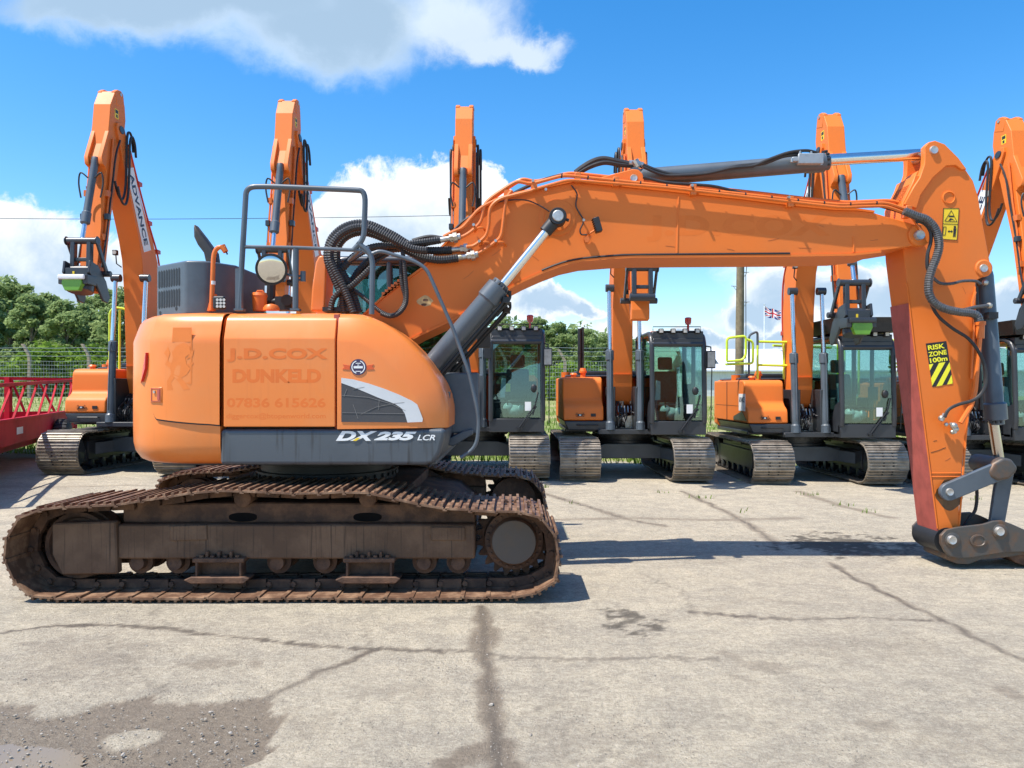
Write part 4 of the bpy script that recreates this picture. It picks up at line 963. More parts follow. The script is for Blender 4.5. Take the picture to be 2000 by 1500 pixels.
# handrail
Yr = 6.3; TUB = SLATE
b = MB(); R_ = .0225
b.tube(fillet([P(467, 606, Yr), P(472, 520, Yr), P(479, 400, Yr), P(481, 365, Yr), P(520, 364, Yr), P(690, 371, Yr), P(714, 373, Yr), P(712, 430, Yr), P(711, 466, Yr), P(690, 489, Yr)], .14), R_, 12)
b.tube([P(476, 482, Yr), P(580, 484, Yr), P(705, 489, Yr)], .016, 10); b.tube([P(578, 486, Yr), P(577, 606, Yr)], .024, 10)
b.tube(fillet([P(698, 474, Yr), P(722, 493, Yr), P(728, 512, Yr), P(726, 614, Yr)], .05), R_, 10)
b.tube(fillet([P(706, 487, Yr), P(724, 498, Yr), P(741, 489, Yr), P(812, 511, Yr), P(834, 526, Yr), P(884, 640, Yr), P(916, 728, Yr), P(932, 798, Yr), P(935, 826, Yr), P(932, 862, Yr), P(922, 880, Yr), P(899, 894, Yr)], .06), .0155, 12)
b.tube(fillet([P(701, 490, Yr + .02), P(680, 510, Yr + .3), P(720, 484, Yr + .5)], .05), .016, 8)
b.box(P(461, 0, Yr).x, P(473, 0, Yr).x, Yr - .02, Yr + .03, P(0, 606, Yr).z, P(0, 525, Yr).z)
for px in (468, 577): b.box(P(px - 9, 0, Yr).x, P(px + 9, 0, Yr).x, Yr - .03, Yr + .04, P(0, 607, Yr).z, P(0, 603, Yr).z)
b.build('handrail', TUB, X)
# round mirror
mr_ = P(530, 526, 6.28); b = MB(); dm = Vector((.10, -1, -.26)).normalized()
b.revolve(mr_ - dm * .03, dm, [(.02, -.05), (.09, -.03), (.125, .0), (.129, .02), (.129, .034), (.118, .036), (.118, .03), (.01, .03)], 36); mo = b.build('mirror', BLACK, X)
b = MB(); b.revolve(mr_ - dm * .012, dm, [(.118, 0.008), (.10, .016), (.06, .022), (.03, .0245), (.005, .025)], 36); b.build('mirror_glass', MIRROR, mo)
b = MB(); b.tube(fillet([mr_ + Vector((.1, .04, .02)), P(553, 530, 6.33), P(565, 539, 6.33), P(588, 540, 6.33), P(592, 532, 6.33)], .04), .010, 8); b.cyl(P(592, 530, 6.33), P(592, 550, 6.33), .022, n=10)
b.tube(fillet([P(590, 545, 6.33), P(581, 548, 6.33), P(579, 600, 6.33)], .03), .008, 6); b.build('mirror_arm', SLATE, mo)
# things on the deck behind the doors
b = MB(); b.cyl(P(507, 608, 6.8), P(507, 577, 6.8), .058, .066, 20); b.cyl(P(507, 578, 6.8), P(507, 572, 6.8), .07, .06, 20); b.tube([P(500, 573, 6.8), P(503, 568, 6.8), P(513, 568, 6.8), P(516, 573, 6.8)], .008, 6); b.build('filler_cap', ORANGE_PIPE, X)
b = MB(); b.revolve(P(530, 606, 6.6), (0, 0, 1), [(.07, 0), (.068, .02), (.05, .045), (.01, .055)], 20); b.build('hood_bump', ORANGE_PIPE, X)
b = MB(); b.cyl(P(522, 590, 6.9), P(570, 588, 6.9), .035, n=12); b.box(P(540, 0, 6.9).x, P(572, 0, 6.9).x, 6.85, 7.0, P(0, 606, 6.9).z, P(0, 580, 6.9).z); b.cyl(P(560, 586, 6.85), P(560, 586, 6.78), .05, n=14); b.tube([P(529, 590, 6.9), P(530, 555, 6.9)], .04, 8); b.build('swivel_valve', BLACK, X)
# cab on the far side
cab = MB(); Yc0, Yc1 = 7.86, 8.86
cz = lambda y: P(0, y, Yc0).z
xr, xf = P(637, 0, Yc0).x, P(905, 0, Yc0).x
prof = [(637, 608), (640, 530), (652, 510), (700, 503), (830, 506), (860, 520), (893, 640), (930, 700), (930, 850), (637, 850)]
zt = P(0, 503, Yc0).z
def cabbar(p, q, r=.035): cab.tube([p, q], r, 8)
for y in (Yc0, Yc1):
    s = Vector((0, y - Yc0, 0))
    q = [P(a, c, Yc0) + s for a, c in [(640, 850), (642, 540), (660, 508), (830, 508), (858, 525), (898, 690), (906, 740), (906, 850)]]
    cab.tube(fillet(q, .08), .04, 10); cab.tube([P(760, 508, Yc0) + s, P(766, 720, Yc0) + s], .035, 8); cab.tube([P(640, 712, Yc0) + s, P(902, 712, Yc0) + s], .035, 8)
cab.prism([P(a, c, Yc0) for a, c in [(650, 512), (660, 500), (828, 500), (856, 520), (840, 520), (660, 518)]], (0, 1.0, 0))
cab.prism([P(a, c, Yc0 - .02) for a, c in [(860, 712), (906, 712), (906, 858), (880, 858), (860, 800)]], (0, 1.04, 0))
cab.box(P(640, 0, Yc0).x, P(864, 0, Yc0).x, Yc0 + .01, Yc1, P(0, 852, Yc0).z, P(0, 716, Yc0).z)
cb_ = cab.build('cab', CHARCOAL, X, bevel=.01, seg=1)
for y in (Yc0 + .01, Yc1 - .01):
    b = MB(); b.prism([P(a, c, Yc0) + Vector((0, y - Yc0, 0)) for a, c in [(642, 712), (644, 540), (662, 514), (762, 512), (764, 712)]], (0, .006, 0)); b.build('side_window', GLASS_D, cb_)
    b = MB(); b.prism([P(a, c, Yc0) + Vector((0, y - Yc0, 0)) for a, c in [(768, 712), (764, 512), (830, 512), (858, 530), (896, 700), (898, 712)]], (0, .006, 0)); b.build('side_window', GLASS_D, cb_)
b = MB(); b.prism([P(a, c, Yc0) for a, c in [(858, 526), (900, 700), (903, 700), (861, 526)]], (0, 1.0, 0)); b.build('windscreen', GLASS, cb_)
b = MB(); ys_ = 8.2; b.box(-1.75, -1.3, ys_, ys_ + .5, 1.5, 1.75); b.prism([(-1.78, ys_, 1.7), (-1.62, ys_, 1.7), (-1.72, ys_, 2.35), (-1.86, ys_, 2.35)], (0, .5, 0)); b.build('seat', SEAT, cb_, bevel=.05, seg=3)
b = MB(); b.prism(*outline_y([(606, 608), (609, 560), (616, 512), (622, 500), (630, 498), (637, 504), (638, 520), (634, 608)], 7.0, 7.3)); b.build('cab_pillar_cover', ORANGE_OLD, X, bevel=.03, seg=3)
b = MB(); b.box(P(640, 0, 7.1).x, P(700, 0, 7.1).x, 6.9, 7.15, P(0, 612, 7.1).z, P(0, 604, 7.1).z); b.build('hose_plate', BLACK, X)
b = MB(); pl(932, 958, 640, 680, 8.9, 0, .06, b); b.tube([P(935, 650, 8.9), P(905, 640, 8.9)], .015, 6); b.build('mirror', BLACK, X, bevel=.02)
b = MB(); b.prism(*outline_y([(872, 868), (885, 872), (924, 848), (924, 838), (905, 842), (873, 858)], 6.9, 7.3)); b.build('step_bracket', SLATE, X, bevel=.01)
b = MB(); b.box(P(873, 0, 6.6).x, P(880, 0, 6.6).x, 6.5, 6.6, P(0, 830, 6.6).z, P(0, 765, 6.6).z); b.build('hinge_strip', SLATE, X)
YO = -.22                                    # the boom stands a little to the right of the swing centre
# ---- boom ---------------------------------------------------------------------------------
YB0, YB1 = (7.2 + YO), (7.78 + YO)
UP = [(655, 690), (690, 640), (712, 615), (750, 580), (825, 525), (850, 499), (875, 472), (905, 440), (925, 421), (950, 403), (990, 384), (1014, 377), (1069, 366), (1120, 355), (1142, 357), (1201, 363), (1300, 373), (1344, 378), (1448, 389), (1552, 402), (1630, 410), (1677, 411), (1708, 415), (1734, 423), (1750, 427), (1781, 436), (1806, 445)]
DN = [(1813, 458), (1806, 473), (1787, 479), (1750, 485), (1721, 489), (1666, 495), (1544, 497), (1400, 498), (1240, 499), (1203, 501), (1139, 506), (1098, 515), (1058, 530), (1020, 547), (995, 560), (965, 579), (920, 602), (875, 626), (815, 654), (790, 668), (740, 700), (690, 735)]
b = MB(); b.prism(*outline_y(UP + DN, YB0, YB1)); 
q = [Vector((p.x, p.y + .014, p.z)) for p in [P(a, c, YB0) for a, c in UP + DN]]
b = MB(); b.prism(q, (0, YB1 - YB0 - .028, 0)); bo = b.build('boom', ORANGE, X, bevel=.004, seg=1)
def strip(b, pts, Y0, Y1, th):
    q = [P(a, c, YB0) for a, c in pts]
    for p, r in zip(q, q[1:]):
        d = (r - p).normalized(); n = Vector((d.z, 0, -d.x))
        if (n.z > 0) != (th > 0): n = -n
        n *= abs(th)
    rings = []
    for i, p in enumerate(q):
        d = (q[min(i + 1, len(q) - 1)] - q[max(i - 1, 0)]).normalized(); n = Vector((d.z, 0, -d.x))
        if (n.z > 0) != (th > 0): n = -n
        n *= abs(th)
        rings.append([Vector((p.x, Y0, p.z)), Vector((p.x, Y1, p.z)), Vector((p.x + n.x, Y1, p.z + n.z)), Vector((p.x + n.x, Y0, p.z + n.z))])
    b.loft(rings)
b = MB(); strip(b, UP[1:23], YB0, YB1, .018); strip(b, list(reversed(DN[4:21])), YB0, YB1, -.020); b.build('flange_plate', ORANGE, bo)
b = MB(); b.tube(smooth_path([P(a, c - 1.2, YB0 + .004) for a, c in [(1058, 529), (1098, 514), (1139, 505.5), (1203, 500), (1240, 498.5), (1400, 497), (1543, 496)]], 6), .009, 5); b.build('sealant_bead', BLACK, bo)
b = MB()
for pts in ([(1325, 384), (1322, 494)], [(1667, 462), (1667, 492)]):
    q = [P(a, c, YB0 + .014) for a, c in pts]; b.tube(q, .008, 5)
b.build('weld_seam', ORANGE, bo)
b = MB(); c = P(1089, 425, YB0 + .014); b.revolve(c, (0, -1, 0), [(.165, -.01), (.165, .006), (.158, .009), (.12, .009), (.118, .02), (.06, .02)], 40); b.build('pin_boss', ORANGE, bo)
b = MB(); c = P(1797, 459, YB0); b.revolve(c + Vector((0, .03, 0)), (0, -1, 0), [(.105, -.02), (.105, .03), (.095, .04), (.056, .04)], 28); b.build('pin_boss', ORANGE, bo)
def pin(px, py, Y, r, parent, Y2=None, m=None):
    b = MB(); c = P(px, py, Y); b.revolve(c + Vector((0, .05 if Y2 is None else Y2 - Y, 0)), (0, -1, 0), [(r, 0), (r, (.05 if Y2 is None else Y2 - Y)), (r * .86, (.05 if Y2 is None else Y2 - Y) + .012), (r * .55, (.05 if Y2 is None else Y2 - Y) + .008), (.005, (.05 if Y2 is None else Y2 - Y) + .008)], 24)
    return b.build('pin', m or PIN, parent)
pin(1797, 459, (7.165 + YO), .046, bo)
for yy in (YB0, YB1 - .05):                                  # lugs for the arm cylinder
    b = MB(); b.prism([Vector((q.x, yy + (.17 if yy == YB0 else -.17), q.z)) for q in [P(a, c, (7.4 + YO)) for a, c in [(1166, 366), (1168, 349), (1234, 332), (1246, 333), (1254, 341), (1257, 352), (1257, 378)]]], (0, .05, 0)); b.build('cylinder_lug', ORANGE, bo, bevel=.006, seg=1)
pin(1238, 348, (7.37 + YO), .036, bo)
side_text('J.D.COX', 1262, 1622, 420, 472, YB0 + .014, GHOST3, bo, bold=.05, space=1.08, thick=.0005)
# steel pipes on the boom
def pipe(pts, Y, r, m=None, name='pipe', fr=.07, parent=None):
    b = MB(); q = [P(a, c, Y if not isinstance(Y, list) else Y[i]) for i, (a, c) in enumerate(pts)]
    b.tube(fillet(q, fr), r, 8); return b.build(name, m or ORANGE_PIPE, parent or bo)
A_ = [(886, 467), (905, 462), (925, 449), (941, 431), (945, 401), (960, 385), (1001, 358), (1013, 354), (1036, 360), (1098, 343), (1120, 344), (1300, 363), (1474, 382), (1578, 394), (1643, 400), (1729, 396), (1755, 404), (1790, 419)]
pipe(A_, (7.158 + YO), .0165)
pipe([(a + 10, c - 4) for a, c in A_[4:]], (7.45 + YO), .021)
pipe([(866, 462), (885, 452), (904, 445), (921, 424), (937, 406), (966, 391), (990, 383), (1036, 372), (1071, 362), (1110, 351), (1300, 366), (1474, 386), (1640, 405), (1730, 402), (1780, 421)], (7.15 + YO), .014)
pipe([(911, 482), (924, 481), (937, 472), (950, 460), (955, 438), (955, 421), (958, 403), (975, 388), (1040, 372)], (7.14 + YO), .016)
pipe([(924, 498), (937, 494), (963, 476), (979, 463), (983, 434), (986, 403), (990, 384), (1000, 372)], (7.15 + YO), .016)
pipe([(1766, 417), (1778, 420), (1792, 440), (1800, 452)], (7.18 + YO), .012)
b = MB()
for px, py in ((936, 444), (946, 472), (975, 472)):
    b.tube(fillet([P(px - 9, py + 9, (7.2 + YO)), P(px - 2, py, (7.13 + YO)), P(px + 8, py + 1, (7.13 + YO)), P(px + 13, py + 8, (7.2 + YO))], .02), .010, 6); b.build('pipe_bracket', ORANGE_PIPE, bo); b = MB()
for px, py, h in ((1128, 349, 12), (1202, 357, 11), (1352, 373, 13), (1541, 396, 13), (1043, 364, 9), (990, 380, 9), (1770, 415, 14)):
    b.box(P(px - 6, 0, (7.2 + YO)).x, P(px + 6, 0, (7.2 + YO)).x, (7.145 + YO), (7.24 + YO), P(0, py + h * .8, (7.2 + YO)).z, P(0, py - h * .8, (7.2 + YO)).z); b.build('pipe_clamp', ORANGE_PIPE, bo, bevel=.004, seg=1); b = MB()
b = MB()
for px, py in ((925, 439), (936, 471), (968, 470), (1041, 353), (1352, 362), (1541, 385), (1066, 370), (1140, 430)):
    c = P(px, py, (7.12 + YO)); b.cyl(c + Vector((0, .03, 0)), c + Vector((0, -.01, 0)), .013, n=8); b.build('clamp_bolt', ZINC, bo); b = MB()
b = MB()
for i in range(26):
    t = i / 25; px = 1070 + 640 * t; py = float(np.interp(px, [a for a, c in A_[8:]], [c for a, c in A_[8:]]))
    if i % 2: b = MB(); b.revolve(P(px, py, (7.158 + YO)), (P(px + 5, py + .6, (7.158 + YO)) - P(px, py, (7.158 + YO))), [(.0195, 0), (.0195, .012)], 10); b.build('cable_tie', BLACK, bo)
def hose(pts, Y, r, ribs=None, name='hose', m=None, parent=None, n=8):
    b = MB(); q = [P(p[0], p[1], p[2] if len(p) > 2 else Y) for p in pts]
    b.tube(smooth_path(q, 7), r, n, ribs=ribs); return b.build(name, m or RUBBER, parent or X)
hose([(963, 397), (992, 391), (1027, 391), (1051, 400), (1073, 413)], (7.16 + YO), .006, parent=bo)
hose([(1116, 362), (1127, 379), (1125, 403), (1139, 430), (1133, 449), (1136, 458), (1146, 458)], (7.19 + YO), .0065, parent=bo)
b = MB(); M0 = Matrix.Translation(P(1166, 440, (7.1 + YO))) @ Matrix.Rotation(-.28, 4, 'Y')
b.box(-.026, .03, -.05, .04, -.065, .065, M=M0)
for i in range(7): b.box(-.034, -.02, -.05, .04, -.06 + i * .019, -.052 + i * .019, M=M0)
wl2 = b.build('work_light', BLACK, bo, bevel=.004, seg=1)
b = MB(); b.tube([P(1163, 449, (7.12 + YO)), P(1152, 456, (7.14 + YO)), P(1150, 462, (7.2 + YO))], .010, 6); b.prism([P(a, c, (7.2 + YO)) for a, c in [(1140, 466), (1150, 458), (1156, 462), (1148, 474), (1143, 474)]], (0, -.02, 0)); b.build('light_bracket', ORANGE_PIPE, wl2)
b = MB()
for pts in ([(1124, 330 + 7), (1140, 325), (1160, 314), (1180, 310), (1205, 315), (1230, 320)], [(1124, 341), (1150, 326), (1180, 317), (1210, 321), (1236, 323)]):
    b.tube(smooth_path([P(a, c, (7.5 + YO)) for a, c in pts], 6), .026, 8)
b.build('hose', RUBBER, bo)
b = MB(); b.cyl(P(1228, 319, (7.5 + YO)), P(1240, 320, (7.5 + YO)), .032, n=10); b.cyl(P(1240, 313, (7.46 + YO)), P(1247, 326, (7.46 + YO)), .035, n=8); b.cyl(P(1246, 320, (7.5 + YO)), P(1256, 323, (7.5 + YO)), .03, n=10); b.build('fitting', ZINC, bo)
hose([(1256, 322), (1280, 332), (1310, 340), (1350, 342), (1400, 334), (1440, 325), (1490, 319), (1530, 305), (1565, 301)], (7.38 + YO), .018)
hose([(1256, 326), (1290, 340), (1320, 343), (1380, 339), (1430, 328), (1470, 324), (1500, 312), (1540, 298), (1575, 294), (1598, 299)], (7.36 + YO), .014)
hose([(1256, 346), (1300, 356), (1350, 360), (1395, 364), (1440, 375), (1500, 391), (1560, 398), (1640, 404), (1700, 400), (1745, 410), (1772, 420)], (7.22 + YO), .014, parent=bo)
# big corrugated hoses
RB = (.022, .005); z6 = lambda a, c: (600 + a / 4, 400 + c / 4)
H6 = [([(330, 842), (250, 660), (190, 520), (158, 420), (165, 330), (200, 250), (280, 180), (380, 147), (480, 152), (580, 192), (680, 242), (760, 292), (850, 340), (950, 358), (1130, 354)], 6.98, .033),
      ([(400, 842), (340, 650), (275, 530), (232, 430), (236, 340), (280, 270), (350, 226), (430, 212), (520, 230), (620, 272), (720, 325), (820, 378), (920, 414), (1050, 430), (1180, 415)], 6.93, .033),
      ([(365, 845), (300, 680), (225, 530), (180, 420), (190, 330), (240, 250), (310, 200), (390, 175), (480, 182), (590, 228), (700, 285), (800, 335), (880, 352), (940, 355)], (7.06 + YO), .031),
      ([(290, 842), (280, 740), (290, 640), (262, 520), (290, 480), (350, 415), (430, 365), (520, 330), (640, 318), (760, 312), (880, 296), (1040, 275)], (7.14 + YO), .031),
      ([(345, 600), (400, 515), (480, 435), (560, 385), (660, 352), (760, 345), (850, 330), (930, 300), (1000, 285)], (7.20 + YO), .026),
      ([(180, 832), (205, 735), (265, 672), (340, 640), (430, 560), (520, 470)], (7.1 + YO), .024),
      ([(735, 440), (735, 560), (745, 640), (765, 720), (750, 790), (700, 850), (640, 862), (570, 832), (500, 775), (430, 715), (370, 670)], (7.12 + YO), .017),
      ([(745, 360), (760, 480), (770, 600), (778, 700), (768, 780), (720, 845), (650, 872), (575, 848)], (7.09 + YO), .018),
      ([(240, 842), (262, 740), (330, 620), (400, 560), (540, 440), (640, 380)], (7.22 + YO), .018)]
for pts, Y, r in H6: hose([z6(a, c) for a, c in pts], Y, r, ribs=RB if r > .02 else (.016, .003), name='corrugated_hose', n=9)
for a, c, a2, c2, Y in ((1130, 352, 1195, 345, 6.98), (1180, 414, 1250, 402, 6.93), (1040, 276, 1112, 263, (7.14 + YO))):
    b = MB(); p, q = P(*z6(a, c), Y), P(*z6(a2, c2), Y); b.cyl(p, q, .026, .024, 12); d = (q - p).normalized(); b.cyl(q, q + d * .035, .035, n=6); b.cyl(q + d * .035, q + d * .07, .048, n=8); b.cyl(q + d * .07, q + d * .10, .03, n=10); b.build('fitting', ZINC, X)
b = MB()
for k in range(6): b.box(*(lambda q: (q.x - .03, q.x + .02, (7.2 + YO), (7.75 + YO), q.z, q.z + .035))(P(752 + k * 6, 578 - k * 5, (7.2 + YO))))
b.build('step_plate', ORANGE_PIPE, bo)
hose([(905, 452), (935, 425), (970, 400), (1010, 374), (1060, 352), (1100, 341)], (7.36 + YO), .016)
hose([(848, 463), (872, 462), (905, 432), (935, 415), (975, 396), (1035, 378), (1050, 373)], (7.3 + YO), .012)
hose([(805, 470), (840, 462), (875, 468)], (7.3 + YO), .018)
# ---- cylinders ----------------------------------------------------------------------------
def ram(p0, p1, p2, rb, rr_, name, rodm, head=1.18, piping=None):
    """p0 base eye, p1 barrel end, p2 rod eye"""
    d = (p2 - p0).normalized(); b = MB()
    b.revolve(p0, d, [(rb * .6, -.04), (rb * .95, .05), (rb, .08), (rb, (p1 - p0).length - .18), (rb * 1.02, (p1 - p0).length - .175), (rb * head, (p1 - p0).length - .16), (rb * head, (p1 - p0).length - .01), (rb * .9, (p1 - p0).length), (rb * .9, (p1 - p0).length + .035), (rr_ * 1.1, (p1 - p0).length + .04)], 28)
    c_ = b.build(name, SLATE, X); L0 = (p1 - p0).length
    b = MB(); b.cyl(p1, p2, rr_, n=20); b.build('rod', rodm, c_)
    b = MB()
    for k in range(10):
        e = d.orthogonal().normalized(); e = Matrix.Rotation(k * .628, 3, d) @ e; q = p1 + e * rb * .98; b = MB(); b.cyl(q - d * .01, q + d * .02, .013, n=6); b.build('head_bolt', BLACK, c_)
    return c_, d
for Y in ((7.05 + YO), (7.93 + YO)):
    g = lambda a, c: (lambda q: Vector((q.x, Y, q.z)))(P(a, c, (7.05 + YO)))
    c_, d = ram(g(800, 763), g(978, 561), g(1089, 425), .088, .041, 'boom_cylinder', CHROME)
    b = MB(); q = g(1089, 425); b.revolve(q + Vector((0, .07, 0)), (0, -1, 0), [(.05, 0), (.074, 0), (.078, .01), (.078, .13), (.072, .145), (.05, .145)], 28); b.cyl(q - d * .17, q - d * .05, .058, .06, 16); b.cyl(q + Vector((.07, -.02, -.02)), q + Vector((.10, -.02, -.03)), .014, n=8); b.build('rod_eye', BLACK, c_)
    b = MB(); q = q + Vector((0, -.076, 0)); b.revolve(q + Vector((0, .01, 0)), (0, -1, 0), [(.05, 0), (.05, .012), (.044, .018), (.004, .018)], 24); b.build('pin', PIN, c_)
    off = Vector((d.z, 0, -d.x)); s0, s1 = g(800, 763), g(978, 561); b = MB()
    for o_, yy, e in ((.108, -.03, .08), (.128, .03, .0), (.105, .06, .05)):
        b.tube(fillet([s0 + off * o_ + Vector((0, yy, 0)), s1 + off * o_ + Vector((0, yy, 0)) - d * (.02 + e), s1 + off * .08 + Vector((0, yy, 0)) + d * (.03 - e)], .03), .014, 7)
    b.box(-.03, .03, -.07, .07, -.02, .03, M=Matrix.Translation(s1 - d * .06 + off * .12)); b.build('cylinder_pipe', BLACK, c_)
ac, d = ram(P(1238, 348, (7.5 + YO)), P(1610, 313, (7.5 + YO)), P(1797, 302, (7.5 + YO)), .083, .054, 'arm_cylinder', CHROME, head=1.08)
b = MB(); q = P(1238, 348, (7.5 + YO)); b.revolve(q + Vector((0, .07, 0)), (0, -1, 0), [(.03, 0), (.085, 0), (.085, .14), (.03, .14)], 24); b.cyl(q, q + d * .12, .08, n=18); b.build('cylinder_eye', SLATE, ac)
b = MB(); pl(1555, 1604, 303, 323, (7.40 + YO), 0, .06, b); pl(1544, 1558, 309, 318, (7.40 + YO), .0, .05, b); vb = b.build('valve_block', ALU, ac, bevel=.006, seg=1)
b = MB()
for px, py in ((1584, 300), (1597, 303), (1562, 298), (1604, 318), (1546, 313)): b.cyl(P(px, py + 4, (7.36 + YO)), P(px, py - 4, (7.36 + YO)), .014, n=8)
b.build('fitting', ZINC, vb)
# ---- arm ----------------------------------------------------------------------------------
YA0, YA1 = (7.33 + YO), (7.68 + YO)
AR = [(1765, 497), (1763, 440), (1763, 396), (1782, 357), (1788, 340), (1800, 345), (1818, 334), (1846, 318), (1864, 317), (1884, 328), (1901, 353), (1911, 384), (1914, 405), (1926, 470), (1933, 508), (1936, 522), (1930, 536), (1918, 542), (1906, 548), (1904, 600), (1904, 680), (1885, 859), (1878, 923), (1874, 968), (1873, 1032), (1870, 1050), (1858, 1060), (1844, 1060), (1836, 1050), (1832, 1032), (1818, 914), (1803, 808), (1787, 680), (1778, 599), (1772, 552)]
ARC = lambda a, c, Y=(7.2 + YO): P(a, c, Y)
q = [ (lambda v: Vector((v.x, YA0, v.z)))(P(a, c, YA0)) for a, c in AR]
b = MB(); b.prism(q, (0, YA1 - YA0, 0)); ar = b.build('arm', ORANGE, X, bevel=.006, seg=1)
LUG = [(1764, 400), (1782, 366), (1794, 348), (1803, 322), (1804, 300), (1803, 288), (1812, 279), (1824, 276), (1843, 283), (1870, 310), (1886, 332), (1876, 333), (1864, 324), (1846, 325), (1820, 348), (1796, 382), (1788, 408)]
for yy in (YA0 - .022, YA1 - .05):
    b = MB(); b.prism([(lambda v: Vector((v.x, yy, v.z)))(P(a, c, YA0)) for a, c in LUG], (0, .072, 0)); b.build('lug_plate', ORANGE, ar, bevel=.006, seg=1)
b = MB(); b.prism([(lambda v: Vector((v.x, YA0 + .05, v.z)))(P(a, c, YA0)) for a, c in [(1763, 396), (1782, 357), (1800, 330), (1830, 320), (1880, 326), (1846, 330), (1800, 360)]], (0, YA1 - YA0 - .1, 0)); b.build('lug_web', ORANGE, ar)
pin(1824, 293, YA0 - .03, .040, ar, Y2=YA1 + .02); pin(1921, 524, YA0 - .01, .040, ar)
b = MB(); b.revolve(P(1853, 386, YA0) + Vector((0, .02, 0)), (0, -1, 0), [(.062, 0), (.062, .027), (.052, .03), (.048, .018), (.004, .018)], 26); b.build('boss', ORANGE, ar)
b = MB(); b.revolve(P(1921, 524, YA0) + Vector((0, .03, 0)), (0, -1, 0), [(.08, 0), (.08, .035), (.07, .042), (.04, .042)], 26); b.build('boss', ORANGE, ar)
lf = [(1787, 680), (1778, 599), (1803, 808), (1818, 914), (1832, 1032)]
b = MB(); p_ = [(1777, 592), (1787, 680), (1803, 808), (1818, 914), (1832, 1032), (1836, 1046)]; qq = [P(a, c, YA0) for a, c in p_]
b.loft([[q + Vector((-.012, .004, 0)), q + Vector((-.012, YA1 - YA0 - .004, 0)), q + Vector((.002, YA1 - YA0 - .004, 0)), q + Vector((.002, .004, 0))] for q in qq]); b.build('wear_plate', MAROON, ar)  # red paint; its hard top edge also paints in a shadow line
b = MB(); b.tube([P(1769, 552, YA0 - .002), P(1772, 560, YA0 - .002), P(1786, 680, YA0 - .002), P(1831, 1032, YA0 - .002)], .006, 5)
b.tube([P(1904, 560, YA0), P(1904, 680, YA0), P(1886, 858, YA0), P(1873, 1030, YA0)], .010, 5)
for py in (924, 931): b.tube([P(1819, py, YA0 - .001), P(1877, py, YA0 - .001)], .005, 5)
b.build('weld_seam', ORANGE, ar)
b = MB(); b.tube([P(1818, 884, YA0 - .001), P(1832, 880, YA0 - .001), P(1847, 874, YA0 - .001)], .0022, 4); b.tube([P(1823, 862, YA0 - .001), P(1830, 860, YA0 - .001)], .002, 4); b.build('scratch', BLACK, ar)
def arm_decal(pts, name, m, parent, d=.001, th=.002): return decal(pts, YA0, name, m, parent, d, th)
ws = arm_decal([(1843, 407), (1873, 407), (1869, 469), (1840, 467)], 'warning_sticker', YELLOW, ar)
b = MB()
def thin(pts, Y=YA0 - .0035): b.prism([P(a, c, Y) for a, c in pts], (0, -.001, 0))
def frame_(pts, w=1.1):
    for (a, c), (e, f) in zip(pts, pts[1:] + pts[:1]): b.tube([P(a, c, YA0 - .0035), P(e, f, YA0 - .0035)], .0028, 4)
frame_([(1843, 407), (1873, 407), (1869, 469), (1840, 467)]); b.tube([P(1841, 437, YA0 - .0035), P(1871, 438, YA0 - .0035)], .0028, 4)
frame_([(1858, 411), (1869, 433), (1845, 432)]); thin([(1853, 421), (1863, 421), (1863, 424), (1853, 424)]); thin([(1852, 431), (1856, 426), (1860, 427), (1865, 431), (1859, 429), (1856, 431)])
frame_([(1843, 443), (1848, 443), (1846, 459), (1841, 459)]); thin([(1851, 452), (1854, 449), (1854, 451), (1858, 451), (1858, 449), (1861, 452), (1858, 455), (1858, 453), (1854, 453), (1854, 455)])
thin([(1862, 446), (1868, 446), (1867, 454), (1866, 463), (1864, 463), (1864, 455), (1863, 463), (1861, 463), (1862, 454)]); c = P(1865, 443.5, YA0 - .0035); b.cyl(c, c + Vector((0, -.001, 0)), .012, n=10)
b.build('pictogram', BLACK, ws)
RS = [(1808, 671), (1848, 666), (1861, 749), (1821, 756)]
def rs(u, v):  # u right, v down in the sticker
    a = [RS[0][i] * (1 - u) + RS[1][i] * u for i in (0, 1)]; e = [RS[3][i] * (1 - u) + RS[2][i] * u for i in (0, 1)]
    return (a[0] * (1 - v) + e[0] * v, a[1] * (1 - v) + e[1] * v)
rz = arm_decal(RS, 'risk_sticker', BLACK, ar)
b = MB()
for pts in ([(0, .62), (.0, .48), (.22, .48)], [(0.0, .97), (0, .80), (.50, .48), (.80, .48)], [(.20, 1), (.48, 1), (1, .66), (1, .50)], [(.72, 1), (.98, 1), (1, .96), (1, .80)]): thin([rs(u, v) for u, v in pts])
for s, u0, u1, v0, v1 in (('RISK', .07, .88, .05, .16), ('ZONE', .05, .93, .20, .31), ('100m', .07, .92, .345, .455)):
    p0 = P(*rs(u0, v1), YA0 - .0035); p1 = P(*rs(u1, v1), YA0 - .0035); p2 = P(*rs(u0, v0), YA0 - .0035)
    b.merge(fit_text(s, p0, (p1 - p0).normalized(), (p2 - p0).normalized(), UN, (p1 - p0).length, (p2 - p0).length, .03))
b.build('lettering', YELLOW_B, rz)
